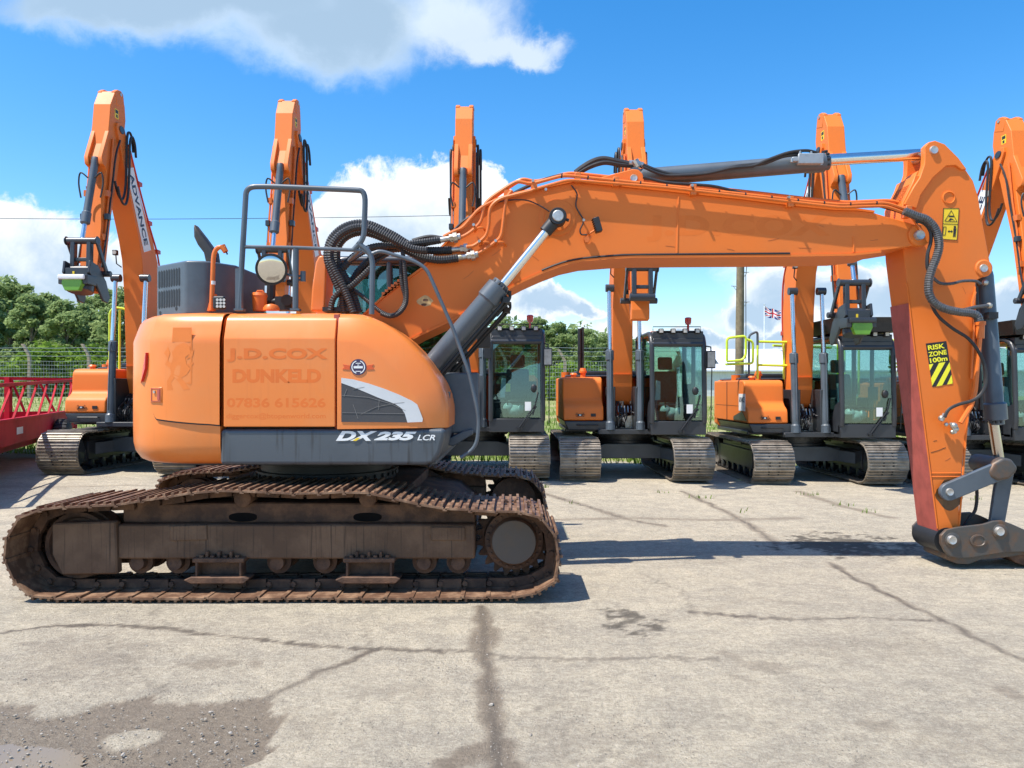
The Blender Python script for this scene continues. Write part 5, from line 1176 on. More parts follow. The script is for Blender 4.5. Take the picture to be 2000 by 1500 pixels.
# hoses of the arm
SPI = mat('grey_spiral_guard', (.10, .10, .10), .35, metal=.35, var=.4, scale=40)
hose([(1766, 412), (1790, 422), (1808, 428), (1824, 443), (1832, 462), (1834, 482), (1829, 503), (1820, 526), (1814, 550), (1815, 574), (1826, 592), (1846, 603), (1872, 609), (1898, 612), (1909, 618), (1912, 628)], (7.10 + YO), .034, ribs=(.020, .004), m=SPI, parent=ar, n=10)
hose([(1790, 432), (1806, 437), (1817, 452), (1818, 472), (1812, 495), (1811, 520), (1817, 535)], (7.13 + YO), .016, parent=ar)
hose([(1822, 542), (1836, 553), (1858, 554), (1880, 549), (1905, 549), (1915, 555)], (7.22 + YO), .014, m=SPI, parent=ar)
hose([(1826, 590), (1850, 603), (1876, 606), (1905, 600), (1930, 597)], (7.2 + YO), .017, m=SPI, parent=ar)
hose([(1812, 560), (1818, 590), (1832, 617), (1860, 641), (1893, 663), (1916, 696), (1926, 732), (1921, 762), (1902, 781), (1872, 790), (1853, 800), (1845, 815)], (7.18 + YO), .015, parent=ar)
hose([(1880, 1032), (1893, 1012), (1905, 995), (1908, 960), (1902, 930)], (7.45 + YO), .014, ribs=(.016, .003), parent=ar)
b = MB(); b.tube([P(1915, 630, (7.28 + YO)), P(1913, 664, (7.28 + YO)), P(1905, 760, (7.28 + YO)), P(1897, 792, (7.28 + YO)), P(1876, 826, (7.28 + YO))], .022, 8); b.tube([P(1905, 570, (7.3 + YO)), P(1899, 590, (7.3 + YO)), P(1902, 640, (7.3 + YO)), P(1897, 740, (7.3 + YO))], .012, 6)
b.cyl(P(1915, 628, (7.28 + YO)), P(1914, 661, (7.28 + YO)), .036, n=10); b.cyl(P(1915, 628, (7.28 + YO)), P(1915, 635, (7.28 + YO)), .045, n=8); b.build('pipe', ORANGE_PIPE, ar)
b = MB()
for px, py, r in ((1839, 817, .03), (1848, 829, .02), (1863, 832, .034), (1866, 838, .03), (1860, 844, .022)): b = MB(); b.ball(P(px, py, (7.27 + YO)), r, n=10, m=6); b.build('valve_tap', ZINC, ar)
b = MB()
b.cyl(P(1845, 808, (7.26 + YO)), P(1838, 822, (7.26 + YO)), .018, n=8); b.build('hose_end', ZINC, ar); b = MB(); b.cyl(P(1856, 826, (7.26 + YO)), P(1866, 846, (7.26 + YO)), .014, n=8)
b.build('valve_tap', ZINC, ar)
for px, py in ((1932, 597), (1924, 552)): b = MB(); b.ball(P(px, py, (7.36 + YO)), .03, n=8, m=5); b.build('hose_end', ZINC, ar)
bc, d = ram(P(1921, 524, (7.5 + YO)), P(1939, 822, (7.5 + YO)), P(1952, 905, (7.5 + YO)), .078, .046, 'bucket_cylinder', CHROME_OLD, head=1.28)
b = MB(); b.tube([P(1906, 560, (7.42 + YO)), P(1908, 600, (7.42 + YO)), P(1916, 800, (7.42 + YO))], .02, 8); b.box(*(lambda q: (q.x - .03, q.x + .06, (7.38 + YO), (7.46 + YO), q.z - .03, q.z + .03))(P(1935, 616, (7.4 + YO)))); b.build('cylinder_pipe', BLACK, bc)
# linkage and quick coupler
def bar(pts_r, Y, th, name, m, parent=X, bev=.006):   # flat link with round ends: (px,py,r)
    (a, c, r1), (e, f, r2) = pts_r; p, q = P(a, c, Y), P(e, f, Y); d = math.atan2(q.z - p.z, q.x - p.x); pts = []
    for k in range(13): t = d + math.pi / 2 + math.pi * k / 12; pts.append(Vector((p.x + r1 * math.cos(t), Y, p.z + r1 * math.sin(t))))
    for k in range(13): t = d - math.pi / 2 + math.pi * k / 12; pts.append(Vector((q.x + r2 * math.cos(t), Y, q.z + r2 * math.sin(t))))
    b = MB(); b.prism(pts, (0, th, 0)); return b.build(name, m, parent, bevel=bev, seg=1)
for Y in ((7.255 + YO), (7.70 + YO)):
    k = bar([(1855, 961, .082), (1966, 915, .085)], Y, .05, 'side_link', SLATE)
    if Y < (7.5 + YO): pin(1855, 961, Y - .005, .036, k)
b = MB(); b.prism([P(a, c, (7.24 + YO)) for a, c in [(1932, 921), (1941, 905), (1960, 894), (1978, 897), (1990, 914), (1985, 924), (1972, 936), (1950, 940), (1936, 933)]], (0, .06, 0)); b.build('link_boss', COUPLER, X, bevel=.028, seg=3)
for Y in ((7.33 + YO), (7.62 + YO)): bar([(1966, 918, .075), (1947, 1036, .065)], Y, .05, 'tipping_link', SLATE)
b = MB(); b.cyl(P(1962, 912, (7.3 + YO)), P(1962, 912, (7.3 + YO)) + Vector((0, .42, 0)), .085, n=20); b.build('link_pin', COUPLER, X)
CP = [(1838, 1046), (1849, 1035), (1872, 1030), (1900, 1027), (1923, 1024), (1942, 1018), (1958, 1017), (1978, 1024), (2000, 1034), (2040, 1050), (2072, 1066), (2078, 1082), (2060, 1092), (2030, 1086), (2000, 1078), (1965, 1079), (1936, 1083), (1900, 1089), (1872, 1091), (1856, 1087), (1846, 1078), (1838, 1062)]
for Y in ((7.24 + YO), (7.72 + YO)):
    b = MB(); b.prism([P(a, c, (7.24 + YO)) + Vector((0, Y - (7.24 + YO), 0)) for a, c in CP], (0, .04, 0)); cpl = b.build('coupler_plate', COUPLER, X, bevel=.008, seg=2)
    if Y < (7.5 + YO):
        for px, py in ((1860, 1055), (1953, 1038)):
            b = MB(); b.revolve(P(px, py, Y) + Vector((0, .02, 0)), (0, -1, 0), [(.07, 0), (.07, .028), (.06, .034), (.03, .034)], 24); b.build('boss', COUPLER, cpl); pin(px, py, Y - .03, .042, cpl)
        b = MB(); c = P(1910, 1056, Y); pts = [c + Vector((.075 * math.cos(t), 0, .058 * math.sin(t))) for t in [k * .2618 for k in range(24)]]
        b.loft([pts, [q + Vector((0, -.012, 0)) for q in pts], [c + (q - c) * .8 + Vector((0, -.015, 0)) for q in pts], [c + (q - c) * .72 + Vector((0, -.008, 0)) for q in pts]]); b.build('cast_badge', COUPLER, cpl)
b = MB(); b.prism([P(a, c, (7.28 + YO)) for a, c in [(1872, 1062), (1905, 1048), (1960, 1044), (2040, 1066), (2060, 1082), (2000, 1084), (1960, 1090), (1915, 1094), (1892, 1103), (1870, 1102), (1852, 1094), (1852, 1080)]], (0, .44, 0)); b.build('coupler_body', COUPLER, X, bevel=.015)
b = MB(); b.prism([P(a, c, (7.30 + YO)) for a, c in [(1960, 1080), (2010, 1082), (2050, 1090), (2040, 1104), (2010, 1108), (1985, 1100)]], (0, .40, 0)); b.build('coupler_hook', RUST, X, bevel=.015)
b = MB(); b.cyl(P(1850, 1056, (7.32 + YO)), P(1850, 1056, (7.32 + YO)) + Vector((0, .40, 0)), .12, n=24); b.build('pin_collar', BLACK, X)

# wear on the boom: bare patch with two drain holes, grease round the pins
b = MB(); r_ = random.Random(2); Yw = YB0 + .014
b.prism([P(830 + (13 + 4 * r_.random()) * math.cos(a) , 588 + (9 + 3 * r_.random()) * math.sin(a), Yw) for a in [k * .3927 for k in range(16)]], (0, -.0012, 0)); bp_ = b.build('bare_patch', mat('bare_primer', (.62, .40, .16), .5, var=.3, scale=30), bo)
for px, py in ((831, 586), (828, 595)):
    b = MB(); b.prism([P(px + 5.5 * math.cos(a), py + 2.6 * math.sin(a), Yw - .0012) for a in [k * .5236 for k in range(12)]], (0, -.001, 0)); b.build('drain_hole', RUST, bp_)
GREASE = mat('dark_grease', (.10, .045, .015), .35, var=.4, scale=20)
def grease(px, py, Y, r, parent, sd):
    q = random.Random(sd); b = MB(); c = P(px, py, Y); ph = q.random() * 6
    b.prism([c + Vector((math.cos(a) * r * (1 + .16 * math.sin(3 * a + ph) + .10 * q.random()), 0, math.sin(a) * r * (1 + .10 * q.random()) - (r * .5 * max(0, -math.sin(a)) ** 3))) for a in [k * .2244 for k in range(28)]], (0, -.001, 0)); b.build('grease_stain', GREASE, parent)
grease(1855, 961, YA0, .115, ar, 5)
rr5 = random.Random(8); b = MB()
for px, py, dx, dy in ((1500, 470, 22, -5), (1420, 486, 14, 3), (1040, 500, 12, 9), (1700, 470, 15, -2), (1600, 440, 10, 4), (960, 500, 18, -14), (905, 545, 20, -16), (1850, 700, 8, 12), (1846, 900, 10, -6), (1880, 560, 6, 14), (1560, 484, 25, 1), (1300, 480, 18, 2)):
    Yq = (YB0 + .014 if px < 1800 else YA0) - .0008; b.tube([P(px, py, Yq), P(px + dx * .5, py + dy * .4, Yq), P(px + dx, py + dy, Yq)], .0016, 4); b.build('scratch', mat('rubbed_paint_scratch', (.36, .10, .03), .6) if 'rubbed_paint_scratch' not in bpy.data.materials else bpy.data.materials['rubbed_paint_scratch'], bo if px < 1800 else ar); b = MB()
# ---- the row of excavators facing the camera ----------------------------------------------
def loc(px, py, Y, X0=2.19, Y0=15.18):      # picture point of the sixth machine -> its own frame
    q = P(px, py, Y); return Vector((q.x - X0, q.y - Y0, q.z))
BC = -.12                                    # boom centre line
def build_fleet():
    t = empty('excavator', (0, 0, 0))
    # crawlers
    lp = [(1.44, .79)] + [(1.44 + .385 * math.sin(math.radians(a)), .40 + .40 * math.cos(math.radians(a))) for a in range(15, 180, 15)] + [(1.44, 0), (-1.44, 0)] + [(-1.44 - .385 * math.sin(math.radians(a)), .40 - .40 * math.cos(math.radians(a))) for a in range(15, 180, 15)] + [(-1.44, .79), (-.7, .775), (0, .785), (.7, .775)]
    lp = list(reversed(lp))
    for s in (-1, 1):
        y0, y1 = (s * .995 - .36, s * .995 + .36)
        sh_, ch_ = track_mesh(lp, 46, y0, y1, lambda a, w, z: Vector((w, a, z)))
        tb = sh_.build('track_belt', [STEEL, BLACK], t); ch_.build('link_chain', BLACK, tb)
        b = MB(); b.box(s * .995 - .17, s * .995 + .17, -1.1, 1.1, .24, .58); b.prism([(s * .995 - .13, -1.2, .2), (s * .995 - .13, 1.2, .2), (s * .995 - .13, 1.0, .66), (s * .995 - .13, -1.0, .66)], (.26, 0, 0))
        b.box(s * .995 - .14, s * .995 - .12, -.3, .3, .62, .7); tf = b.build('track_frame', CHARCOAL, t, bevel=.015, seg=1)
        for y in (-1.44, 1.44):
            b = MB(); b.revolve((s * .995 - .16, y, .40), (1, 0, 0), [(.04, -.03), (.12, -.02), (.13, .0), (.27, .01), (.29, .05), (.29, .25), (.27, .31), (.12, .32), (.04, .34)], 26); b.build('idler' if y < 0 else 'sprocket', CHARCOAL, tf)
        for k in range(6):
            b = MB(); b.revolve((s * .995 - .17, -.95 + k * .38, .17), (1, 0, 0), [(.03, 0), (.075, .01), (.075, .12), (.05, .13), (.05, .2), (.075, .21), (.075, .33), (.03, .34)], 12); b.build('track_roller', CHARCOAL, tf)
    b = MB(); b.box(-.68, .68, -.55, .55, .36, .60); b.prism([(-.85, -.62, .34), (.85, -.62, .34), (.85, -.62, .50), (.42, -.62, .62), (-.42, -.62, .62), (-.85, -.62, .50)], (0, .1, 0))
    for sx in (-1, 1):
        for sy in (-1, 1): b.prism([(sx * .3, sy * .25, .38), (sx * .9, sy * .95, .30), (sx * .9, sy * .55, .30), (sx * .5, sy * .1, .38)], (0, 0, .22))
    b.build('centre_frame', SLATE, t, bevel=.02)
    b = MB(); b.revolve((0, 0, .60), (0, 0, 1), [(.4, 0), (.58, 0), (.58, .07), (.55, .075), (.55, .12), (.60, .125), (.60, .23), (.3, .23)], 40)
    for k in range(36): a = k * math.pi / 18; b.cyl((.592 * math.cos(a), .592 * math.sin(a), .755), (.62 * math.cos(a), .62 * math.sin(a), .755), .016, n=6)
    b.build('swing_ring', CHARCOAL, t)
    b = MB(); b.box(-.62, .32, -1.22, 1.0, .83, .92); b.box(-1.2, 1.22, -.9, 1.2, .86, .93); b.box(-.36, -.30, -1.15, .2, .92, 1.7); b.box(.06, .12, -1.15, .2, .92, 1.7); b.build('turntable_deck', CHARCOAL, t, bevel=.01, seg=1)
    # engine side house
    pr = [(1.25, 1.08), (-1.115, 1.08), (-1.10, 1.28), (-1.06, 1.345), (-.94, 1.41), (-.885, 1.47), (-.87, 1.75), (-.85, 1.82), (-.80, 1.865), (-.70, 1.88), (1.25, 1.88)]
    b = MB(); b.prism([(-1.25, y, z) for y, z in pr], (.74, 0, 0)); h = b.build('side_housing', ORANGE, t, bevel=.03, seg=3)
    b = MB(); b.box(-1.258, -1.235, .25, .27, 1.1, 1.86); b.box(-1.253, -1.24, -.6, 1.1, 1.385, 1.39); b.build('panel_gap', BLACK, h)
    b = MB(); b.box(-.985, -.90, -1.122, -1.112, 1.155, 1.20); b.box(-.745, -.655, -1.122, -1.112, 1.15, 1.205)
    for dx in (-1, 1):
        for k, z in enumerate((1.15, 1.178, 1.206)): b.prism([(-.942 + dx * .05, -1.122, z), (-.942 + dx * (.10 - .02 * abs(k - 1)), -1.122, z + .004), (-.942 + dx * .05, -1.122, z + .016)], (0, .008, 0))
    em = b.build('front_grille', BLACK, h)
    b = MB(); b.box(-.96, -.925, -1.125, -1.12, 1.165, 1.19); b.build('grille_badge', SILVER, em)
    b = MB(); b.prism([(x, -1.13, z) for x, z in [(-1.24, 1.07), (-.40, 1.07), (-.40, .90), (-1.16, .90)]], (0, 2.4, 0)); sk_ = b.build('side_skirt', CHARCOAL, t, bevel=.025); b = MB(); b.tube(fillet([(-1.0, -1.13, 1.0), (-1.0, -1.16, 1.0), (-.62, -1.16, 1.0), (-.62, -1.13, 1.0)], .02), .012, 6); b.build('grab_handle', BLACK, sk_)
    b = MB(); a_ = [(1.2, -1.26), (1.2, 1.26)]; r_ = [Vector((1.25 * math.sin(k) * (1 if abs(math.sin(k)) < .99 else 1), 1.05 + .62 * math.cos(k) ** .5 if math.cos(k) > 0 else 1.05, 0)) for k in [math.radians(q) for q in range(-90, 91, 12)]]
    b.loft([[Vector((q.x * k, (q.y - 1.05) * k + 1.05, z)) for q in r_] for z, k in ((.93, .94), (1.0, 1), (1.80, 1), (1.90, .93))]); b.build('counterweight', ORANGE, t)
    b = MB(); b.box(-1.15, .95, -.2, 1.2, 1.88, 1.93); b.box(-.9, .3, .2, 1.1, 1.93, 2.02); b.build('engine_hood', CHARCOAL, t, bevel=.03)
    b = MB(); b.cyl((-1.02, -.6, 1.87), (-1.02, -.6, 1.94), .05, n=12); b.cyl((-1.02, -.6, 1.93), (-1.02, -.6, 1.96), .075, .05, 12); b.build('filler_cap', ORANGE_PIPE, t); b = MB(); b.cyl((-1.12, .1, 1.87), (-1.12, .1, 1.99), .09, n=14); b.build('filler_cap', ORANGE_PIPE, t)
    b = MB(); b.cyl((-.82, -.35, 1.88), (-.82, -.35, 2.0), .05, n=12); b.cyl((-.82, -.35, 2.0), (-.82, -.35, 2.06), .07, .05, 12); b.cyl((-.82, -.35, 1.97), (-.82, -.35, 2.0), .075, n=12); b.build('air_cleaner_cap', ORANGE_PIPE, t)
    b = MB(); b.cyl((-.86, -.1, 1.88), (-.86, -.1, 2.84), .040, n=12); b.cyl((-.80, -.1, 1.88), (-.80, -.1, 2.87), .024, n=8); b.cyl((-.86, -.1, 2.36), (-.86, -.1, 2.40), .046, n=12); b.build('exhaust_stack', BLACK, t)
    # handrails (lime)
    def rail(paths, r=.024, name='handrail', m=HIVIS):
        b = MB()
        for p in paths: b.tube(fillet(p, .07), r, 8)
        return b.build(name, m, t)
    rail([[(-1.50, -.62, 2.24), (-1.50, -.62, 2.68), (-1.14, -.62, 2.72), (-1.14, -.62, 2.36), (-1.20, -.62, 2.26), (-1.50, -.62, 2.24)], [(-1.14, -.6, 2.66), (-1.0, -.6, 2.62), (-.98, -.55, 2.2), (-1.52, -.6, 2.18)], [(-.88, -.5, 1.9), (-.88, -.5, 2.55)], [(-.86, -.5, 2.62), (-.30, -.45, 2.61)], [(-.86, -.5, 2.17), (-.30, -.45, 2.16)], [(-.38, .1, 2.58), (1.15, 1.0, 2.58)], [(-.34, -.4, 1.9), (-.34, -.4, 2.62)],
          [(1.15, .35, 1.9), (1.15, .35, 2.75), (1.25, .9, 2.75), (1.25, .9, 1.9)], [(1.15, .4, 2.3), (1.25, .9, 2.3)], [(1.3, .3, 2.6), (1.42, .3, 2.6), (1.42, .3, 1.6)], [(-.1, .2, 2.6), (-.1, .2, 1.9)], [(.2, .3, 2.6), (.2, .3, 1.9)]])
    rail([[(-1.06, -.55, 1.88), (-1.06, -.55, 2.74), (-.88, -.5, 2.82), (-.88, -.5, 1.9)]], .022, 'ladder_rail', SLATE)
    rail([[(-.78, -.45, 1.88), (-.78, -.45, 2.95), (-.70, -.45, 3.05), (-.50, -.4, 3.02), (-.46, -.4, 2.9), (-.46, -.4, 2.55), (-.3, -.4, 2.5)], [(-.62, -.4, 1.88), (-.62, -.4, 3.0)], [(-.46, -.4, 2.9), (-.3, -.4, 2.86)]], .022, 'step_rail')
    # cab
    xl, xr, yf, yr, z0, z1 = .28, 1.27, -1.48, .12, .84, 2.66
    b = MB()
    side = lambda x: [Vector((x, y, z)) for y, z in [(yf, z0 + .2), (yf - .02, 1.2), (yf + .03, 2.45), (yf + .12, 2.60), (yf + .3, 2.66), (yr, 2.66), (yr, z0 + .2)]]
    for x in (xl + .03, xr - .03): b.tube(fillet(side(x), .06), .045, 10); b.tube([Vector((x, -.62, z0 + .2)), Vector((x, -.66, 2.64))], .04, 8)
    b.prism([(xl, yf - .02, z0), (xr, yf - .02, z0), (xr, yf - .02, 1.08), (xl, yf - .02, 1.08)], (0, .10, 0)); b.box(xl, xr, yf + .08, yr, z0, .95)
    for x in (xl, xr - .03): b.prism([(x, yr, z0 + .05), (x, yf + .02, z0 + .05), (x, yf + .02, 1.5), (x, yf + .22, 1.42), (x, yf + .38, 1.16), (x, -.7, 1.12), (x, yr, 1.3)], (.03, 0, 0))
    b.box(xl, xr, yr - .05, yr, z0, 1.5); b.tube([(xl + .04, yf + .04, 2.46), (xr - .04, yf + .04, 2.46)], .055, 8); b.box(xl + .03, xr - .03, yf - .015, yf + .02, 1.36, 1.385); b.box(xl + .05, xr - .05, yf + .0, yf + .05, 2.44, 2.56)
    b.box(xl + .04, xr - .04, yf + .03, yf + .24, 2.54, 2.69); cb = b.build('cab', CHARCOAL, t, bevel=.008, seg=1)
    b = MB(); b.loft([[Vector((x, y, z)) for x, y in [(xl + k, yf + .20 + k * 2), (xr - k, yf + .20 + k * 2), (xr - k, yr - k), (xl + k, yr - k)]] for z, k in ((2.60, 0), (2.68, .02), (2.72, .10))]); b.build('roof', ORANGE, cb, bevel=.02)
    b = MB(); b.prism([(xl + .07, yf - .018, 1.1), (xr - .07, yf - .018, 1.1), (xr - .07, yf - .018, 1.37), (xr - .06, yf + .03, 2.45), (xl + .06, yf + .03, 2.45), (xl + .07, yf - .018, 1.37)], (0, .006, 0)); b.build('windscreen', GLASS, cb)
    for x in (xl + .012, xr - .018):
        b = MB(); b.prism([(x, yf + .05, 1.5), (x, yf + .06, 2.44), (x, -.68, 2.62), (x, -.64, 1.14), (x, yf + .38, 1.16)], (.006, 0, 0)); b.build('side_window', GLASS, cb)
        b = MB(); b.prism([(x, -.6, 1.3), (x, -.62, 2.62), (x, yr - .06, 2.62), (x, yr - .06, 1.34)], (.006, 0, 0)); b.build('side_window', GLASS, cb)
    b = MB(); b.box(xl + .08, xr - .08, yr - .03, yr - .024, 1.5, 2.58); b.build('rear_window', GLASS, cb)
    b = MB(); b.box(.58, 1.02, -.75, -.3, 1.22, 1.40); b.prism([(.58, -.36, 1.38), (.58, -.24, 1.38), (.58, -.12, 2.0), (.58, -.24, 2.0)], (.44, 0, 0)); b.prism([(.66, -.23, 2.03), (.66, -.12, 2.03), (.66, -.10, 2.28), (.66, -.20, 2.28)], (.28, 0, 0)); b.box(.45, .53, -.9, -.35, 1.3, 1.55); b.box(1.07, 1.15, -.9, -.35, 1.3, 1.55); b.build('seat', SEAT, cb, bevel=.04, seg=3)
    b = MB(); b.ball((.72, -1.05, 1.20), .17, .15, .12); b.ball((.62, -1.1, 1.26), .1); b.ball((.86, -1.1, 1.24), .08); b.prism([(.46, -.95, 1.45), (.56, -.95, 1.45), (.58, -.85, 1.8), (.5, -.85, 1.82)], (0, .03, 0)); b.build('wrapped_controls', FILM, cb)
    b = MB(); b.tube([(.62, -1.15, .95), (.60, -1.18, 1.5)], .012, 6); b.build('lever', BLACK, cb); b = MB(); b.tube([(.90, -1.15, .95), (.92, -1.18, 1.5)], .012, 6); b.build('lever', BLACK, cb); b = MB(); b.box(1.0, 1.14, -1.1, -1.0, 1.5, 1.75); b.build('display', BLACK, cb); b = MB(); b.ball((1.08, -1.5, 1.62), .055, .03, .075); b.build('inner_mirror', BLACK, cb); b = MB(); b.box(.4, .6, -1.25, -1.1, .95, 1.25); b.build('pedal_box', BLACK, cb)
    b = MB(); b.box(.92, 1.03, yf - .025, yf - .019, 1.22, 1.38); b.build('paper_notice', WHITE, cb)
    b = MB(); b.tube([(.80, yf - .04, .90), (1.10, yf - .05, 1.32)], .014, 6); b.tube([(.84, yf - .04, .90), (1.13, yf - .05, 1.30)], .010, 6); b.tube([(1.06, yf - .045, 1.14), (1.16, yf - .045, 1.55)], .012, 6); b.cyl((.80, yf - .02, .90), (.80, yf - .06, .90), .03, n=10); b.cyl((.86, yf - .02, .90), (.86, yf - .06, .90), .025, n=10); b.build('wiper', BLACK, cb)
    lb = MB(); lb.box(xl + .12, xr - .08, yf + .03, yf + .10, 2.66, 2.70); lb.tube([(xl + .1, yf + .3, 2.72), (xl + .1, yf + .3, 2.79), (xr - .02, yf + .3, 2.79), (xr - .02, yf + .3, 2.72)], .009, 6); lb.build('light_bar', BLACK, cb)
    for k in range(4):
        x = .47 + k * .215; b = MB(); b.box(x - .045, x + .045, yf - .02, yf + .04, 2.645, 2.735); wl_ = b.build('work_light', BLACK, cb, bevel=.01, seg=1); b = MB(); b.box(x - .032, x + .032, yf - .026, yf - .019, 2.66, 2.72); b.build('lens', LENS, wl_)
    b = MB(); b.cyl((1.02, yf + .3, 2.7), (1.02, yf + .3, 2.83), .022, n=8); b.revolve((1.02, yf + .3, 2.83), (0, 0, 1), [(.05, 0), (.05, .03), (.06, .03), (.06, .10), (.065, .11), (.045, .13), (.005, .135)], 16); b.build('beacon', BEACON, cb)
    b = MB(); b.box(1.245, 1.40, yf - .16, yf - .10, 2.02, 2.33); b.tube([(1.27, yf, 2.42), (1.33, yf - .1, 2.4), (1.33, yf - .12, 2.3)], .014, 6); b.tube([(1.35, yf - .1, 2.05), (1.35, yf - .02, 1.0)], .011, 6); mi = b.build('mirror', BLACK, cb, bevel=.02); b = MB(); b.box(1.26, 1.385, yf - .167, yf - .161, 2.04, 2.31); b.build('mirror_glass', mat('pale_mirror_face', (.42, .40, .36), .2, var=.4, scale=5), mi)
    b = MB(); b.box(.20, .32, yf - .10, yf - .06, 2.15, 2.45); b.tube([(.3, yf, 2.4), (.24, yf - .07, 2.42)], .012, 6); b.build('side_mirror', BLACK, cb, bevel=.02)
    b = MB(); b.prism([(xl - .06, yf - .10, 2.74), (xr + .06, yf - .10, 2.74), (xr + .16, yf - .2, 2.98), (xl - .16, yf - .2, 2.98)], (0, .03, 0)); b.loft([[Vector((x, y, z)) for x, y in [(xl - k, yf - .1 - k * .6), (xr + k, yf - .1 - k * .6), (xr + k, yr - .2), (xl - k, yr - .2)]] for z, k in ((2.73, .04), (2.98, .14))]); b.build('roof_guard', BLACK, cb)
    b = MB(); b.box(.57, .66, -.82, -.80, 1.56, 1.71); b.build('yellow_tag', YELLOW_B, cb)
    # boom
    fr = [(-.66, 1.42), (-.76, 1.7), (-.80, 2.3), (-.85, 3.2), (-.92, 3.85), (-1.0, 4.2), (-1.2, 4.8), (-1.44, 5.55), (-1.58, 6.05), (-1.62, 6.22), (-1.58, 6.34), (-1.46, 6.38), (-1.36, 6.30), (-1.22, 5.9), (-.84, 5.0), (-.45, 4.3), (-.30, 3.9), (-.24, 3.2), (-.28, 2.3), (-.36, 1.7), (-.42, 1.42), (-.54, 1.36)]
    b = MB(); b.prism([(BC - .185, y, z) for y, z in fr], (.37, 0, 0)); bm_ = b.build('boom', ORANGE, t, bevel=.006, seg=1, angle=16)
    b = MB(); b.box(BC - .187, BC + .187, -.812, -.79, 2.5, 2.507); b.box(BC - .187, BC + .187, -.80, -.75, 1.93, 1.936); b.build('weld_seam', ORANGE_PIPE, bm_)
    for s in (-1, 1):
        up = Vector((0, -1.44 + 1.0, 5.55 - 4.2)).normalized(); up = Vector((0, -.335, .94)).normalized(); bk = Vector((0, .94, .335)).normalized()
        x = BC + s * .187; c0 = Vector((x, -.845, 4.02)); L_, W_ = 1.60, .30
        b = MB(); b.prism([c0, c0 + up * L_, c0 + up * L_ + bk * (W_ * .95), c0 + bk * W_], (s * .003, 0, 0)); wp = b.build('name_panel', WHITE, bm_)
        if s > 0: tx = fit_text('ADVANCE', c0 + up * (L_ - .1) + bk * .07, -up, bk, (1, 0, 0), L_ - .22, .155, .03, thick=.006)
        else: tx = fit_text('ADVANCE', c0 + up * .1 + bk * (W_ - .07), up, -bk, (-1, 0, 0), L_ - .22, .155, .03, thick=.006)
        tx.build('lettering', NAVY, wp)
        b = MB()
        for dx, off in ((0, .03), (.07, .06)): b.tube(smooth_path([Vector((BC + s * (.15 - dx), y + off, z)) for y, z in [(-.30, 1.9), (-.18, 2.6), (-.15, 3.4), (-.24, 4.05), (-.50, 4.55), (-.80, 5.15), (-1.06, 5.72), (-1.2, 6.05)]], 4), .018, 6)
        for y, z in ((-.25, 4.15), (-.55, 4.68), (-.88, 5.38), (-.2, 2.8)): b.box(BC + s * .12 - .06, BC + s * .12 + .06, y - .03, y + .10, z - .04, z + .04)
        b.build('boom_pipe', REDPIPE, bm_)
        b = MB(); b.cyl((BC + s * .185, -.98, 3.52), (BC + s * .34, -.98, 3.52), .07, n=14); b.build('pin_boss', CHARCOAL, bm_)
        # boom ram
        x = BC + s * .275; p0, p1, p2 = Vector((x, -1.16, .98)), Vector((x, -1.085, 2.38)), Vector((x, -.98, 3.52)); d = (p2 - p0).normalized(); L0 = (p1 - p0).length
        b = MB(); b.revolve(p0, d, [(.03, -.09), (.085, -.07), (.085, .06), (.062, .09), (.062, L0 - .2), (.078, L0 - .19), (.078, L0 - .02), (.05, L0)], 18); b.box(x - .07, x + .07, -1.22, -1.08, .90, 1.0); rm = b.build('boom_cylinder', SLATE, t); b = MB(); b.cyl(p1, p2, .038, n=14); b.build('rod', CHROME, rm)
        b = MB(); b.tube([p0 + Vector((s * .0, -.08, .15)), p1 + Vector((0, -.09, -.1)), p1 + Vector((0, -.05, -.02))], .012, 6); b.build('cylinder_pipe', SLATE, rm)
        # elbow hoses
        b = MB()
        for k, (dz, dx) in enumerate(((0, .0), (-.1, .035))):
            b.tube(smooth_path([Vector((BC + s * (.215 + dx * 1.3), y, z + dz)) for y, z in [(-1.15, 5.9), (-1.17, 6.15), (-1.26, 6.26), (-1.35, 6.1), (-1.41, 5.6), (-1.48, 5.15), (-1.58, 4.9), (-1.70, 4.88), (-1.79, 5.0), (-1.84, 5.15)]], 7), .021, 7)
        b.build('elbow_hose', RUBBER, bm_)
    b = MB(); b.cyl((BC - .2, -1.47, 6.22), (BC + .2, -1.47, 6.22), .08, n=16); b.build('elbow_pin', CHARCOAL, bm_)
    b = MB(); b.box(BC - .29, BC - .21, -1.05, -.98, 3.93, 4.03); b.tube([(BC - .25, -1.0, 3.93), (BC - .25, -.99, 3.78), (BC - .18, -.95, 3.72)], .012, 6); lt = b.build('boom_light', BLACK, bm_, bevel=.01); b = MB(); b.cyl((BC - .25, -1.05, 3.98), (BC - .25, -1.06, 3.98), .038, n=12); b.build('lens', LENS, lt)
    r = random.Random(4); b = MB()
    for k in range(12):
        x = BC + r.uniform(-.2, .2); b.tube(smooth_path([Vector((x, -1.0, .95)), Vector((x + r.uniform(-.1, .1), -1.12 + r.uniform(-.05, .1), 1.05 + r.uniform(0, .15))), Vector((x + r.uniform(-.06, .06), -.95, 1.25)), Vector((x * .9, -.7, 1.42))], 4), .013, 6)
    b.build('foot_hose', RUBBER, t); b = MB()
    for k in range(6): b.cyl((BC - .15 + k * .06, -.9, 1.22), (BC - .15 + k * .06, -.86, 1.34), .012, n=6)
    b.box(BC - .2, BC + .22, -.8, -.3, .92, 1.15); b.build('hydraulic_fitting', ZINC, t)
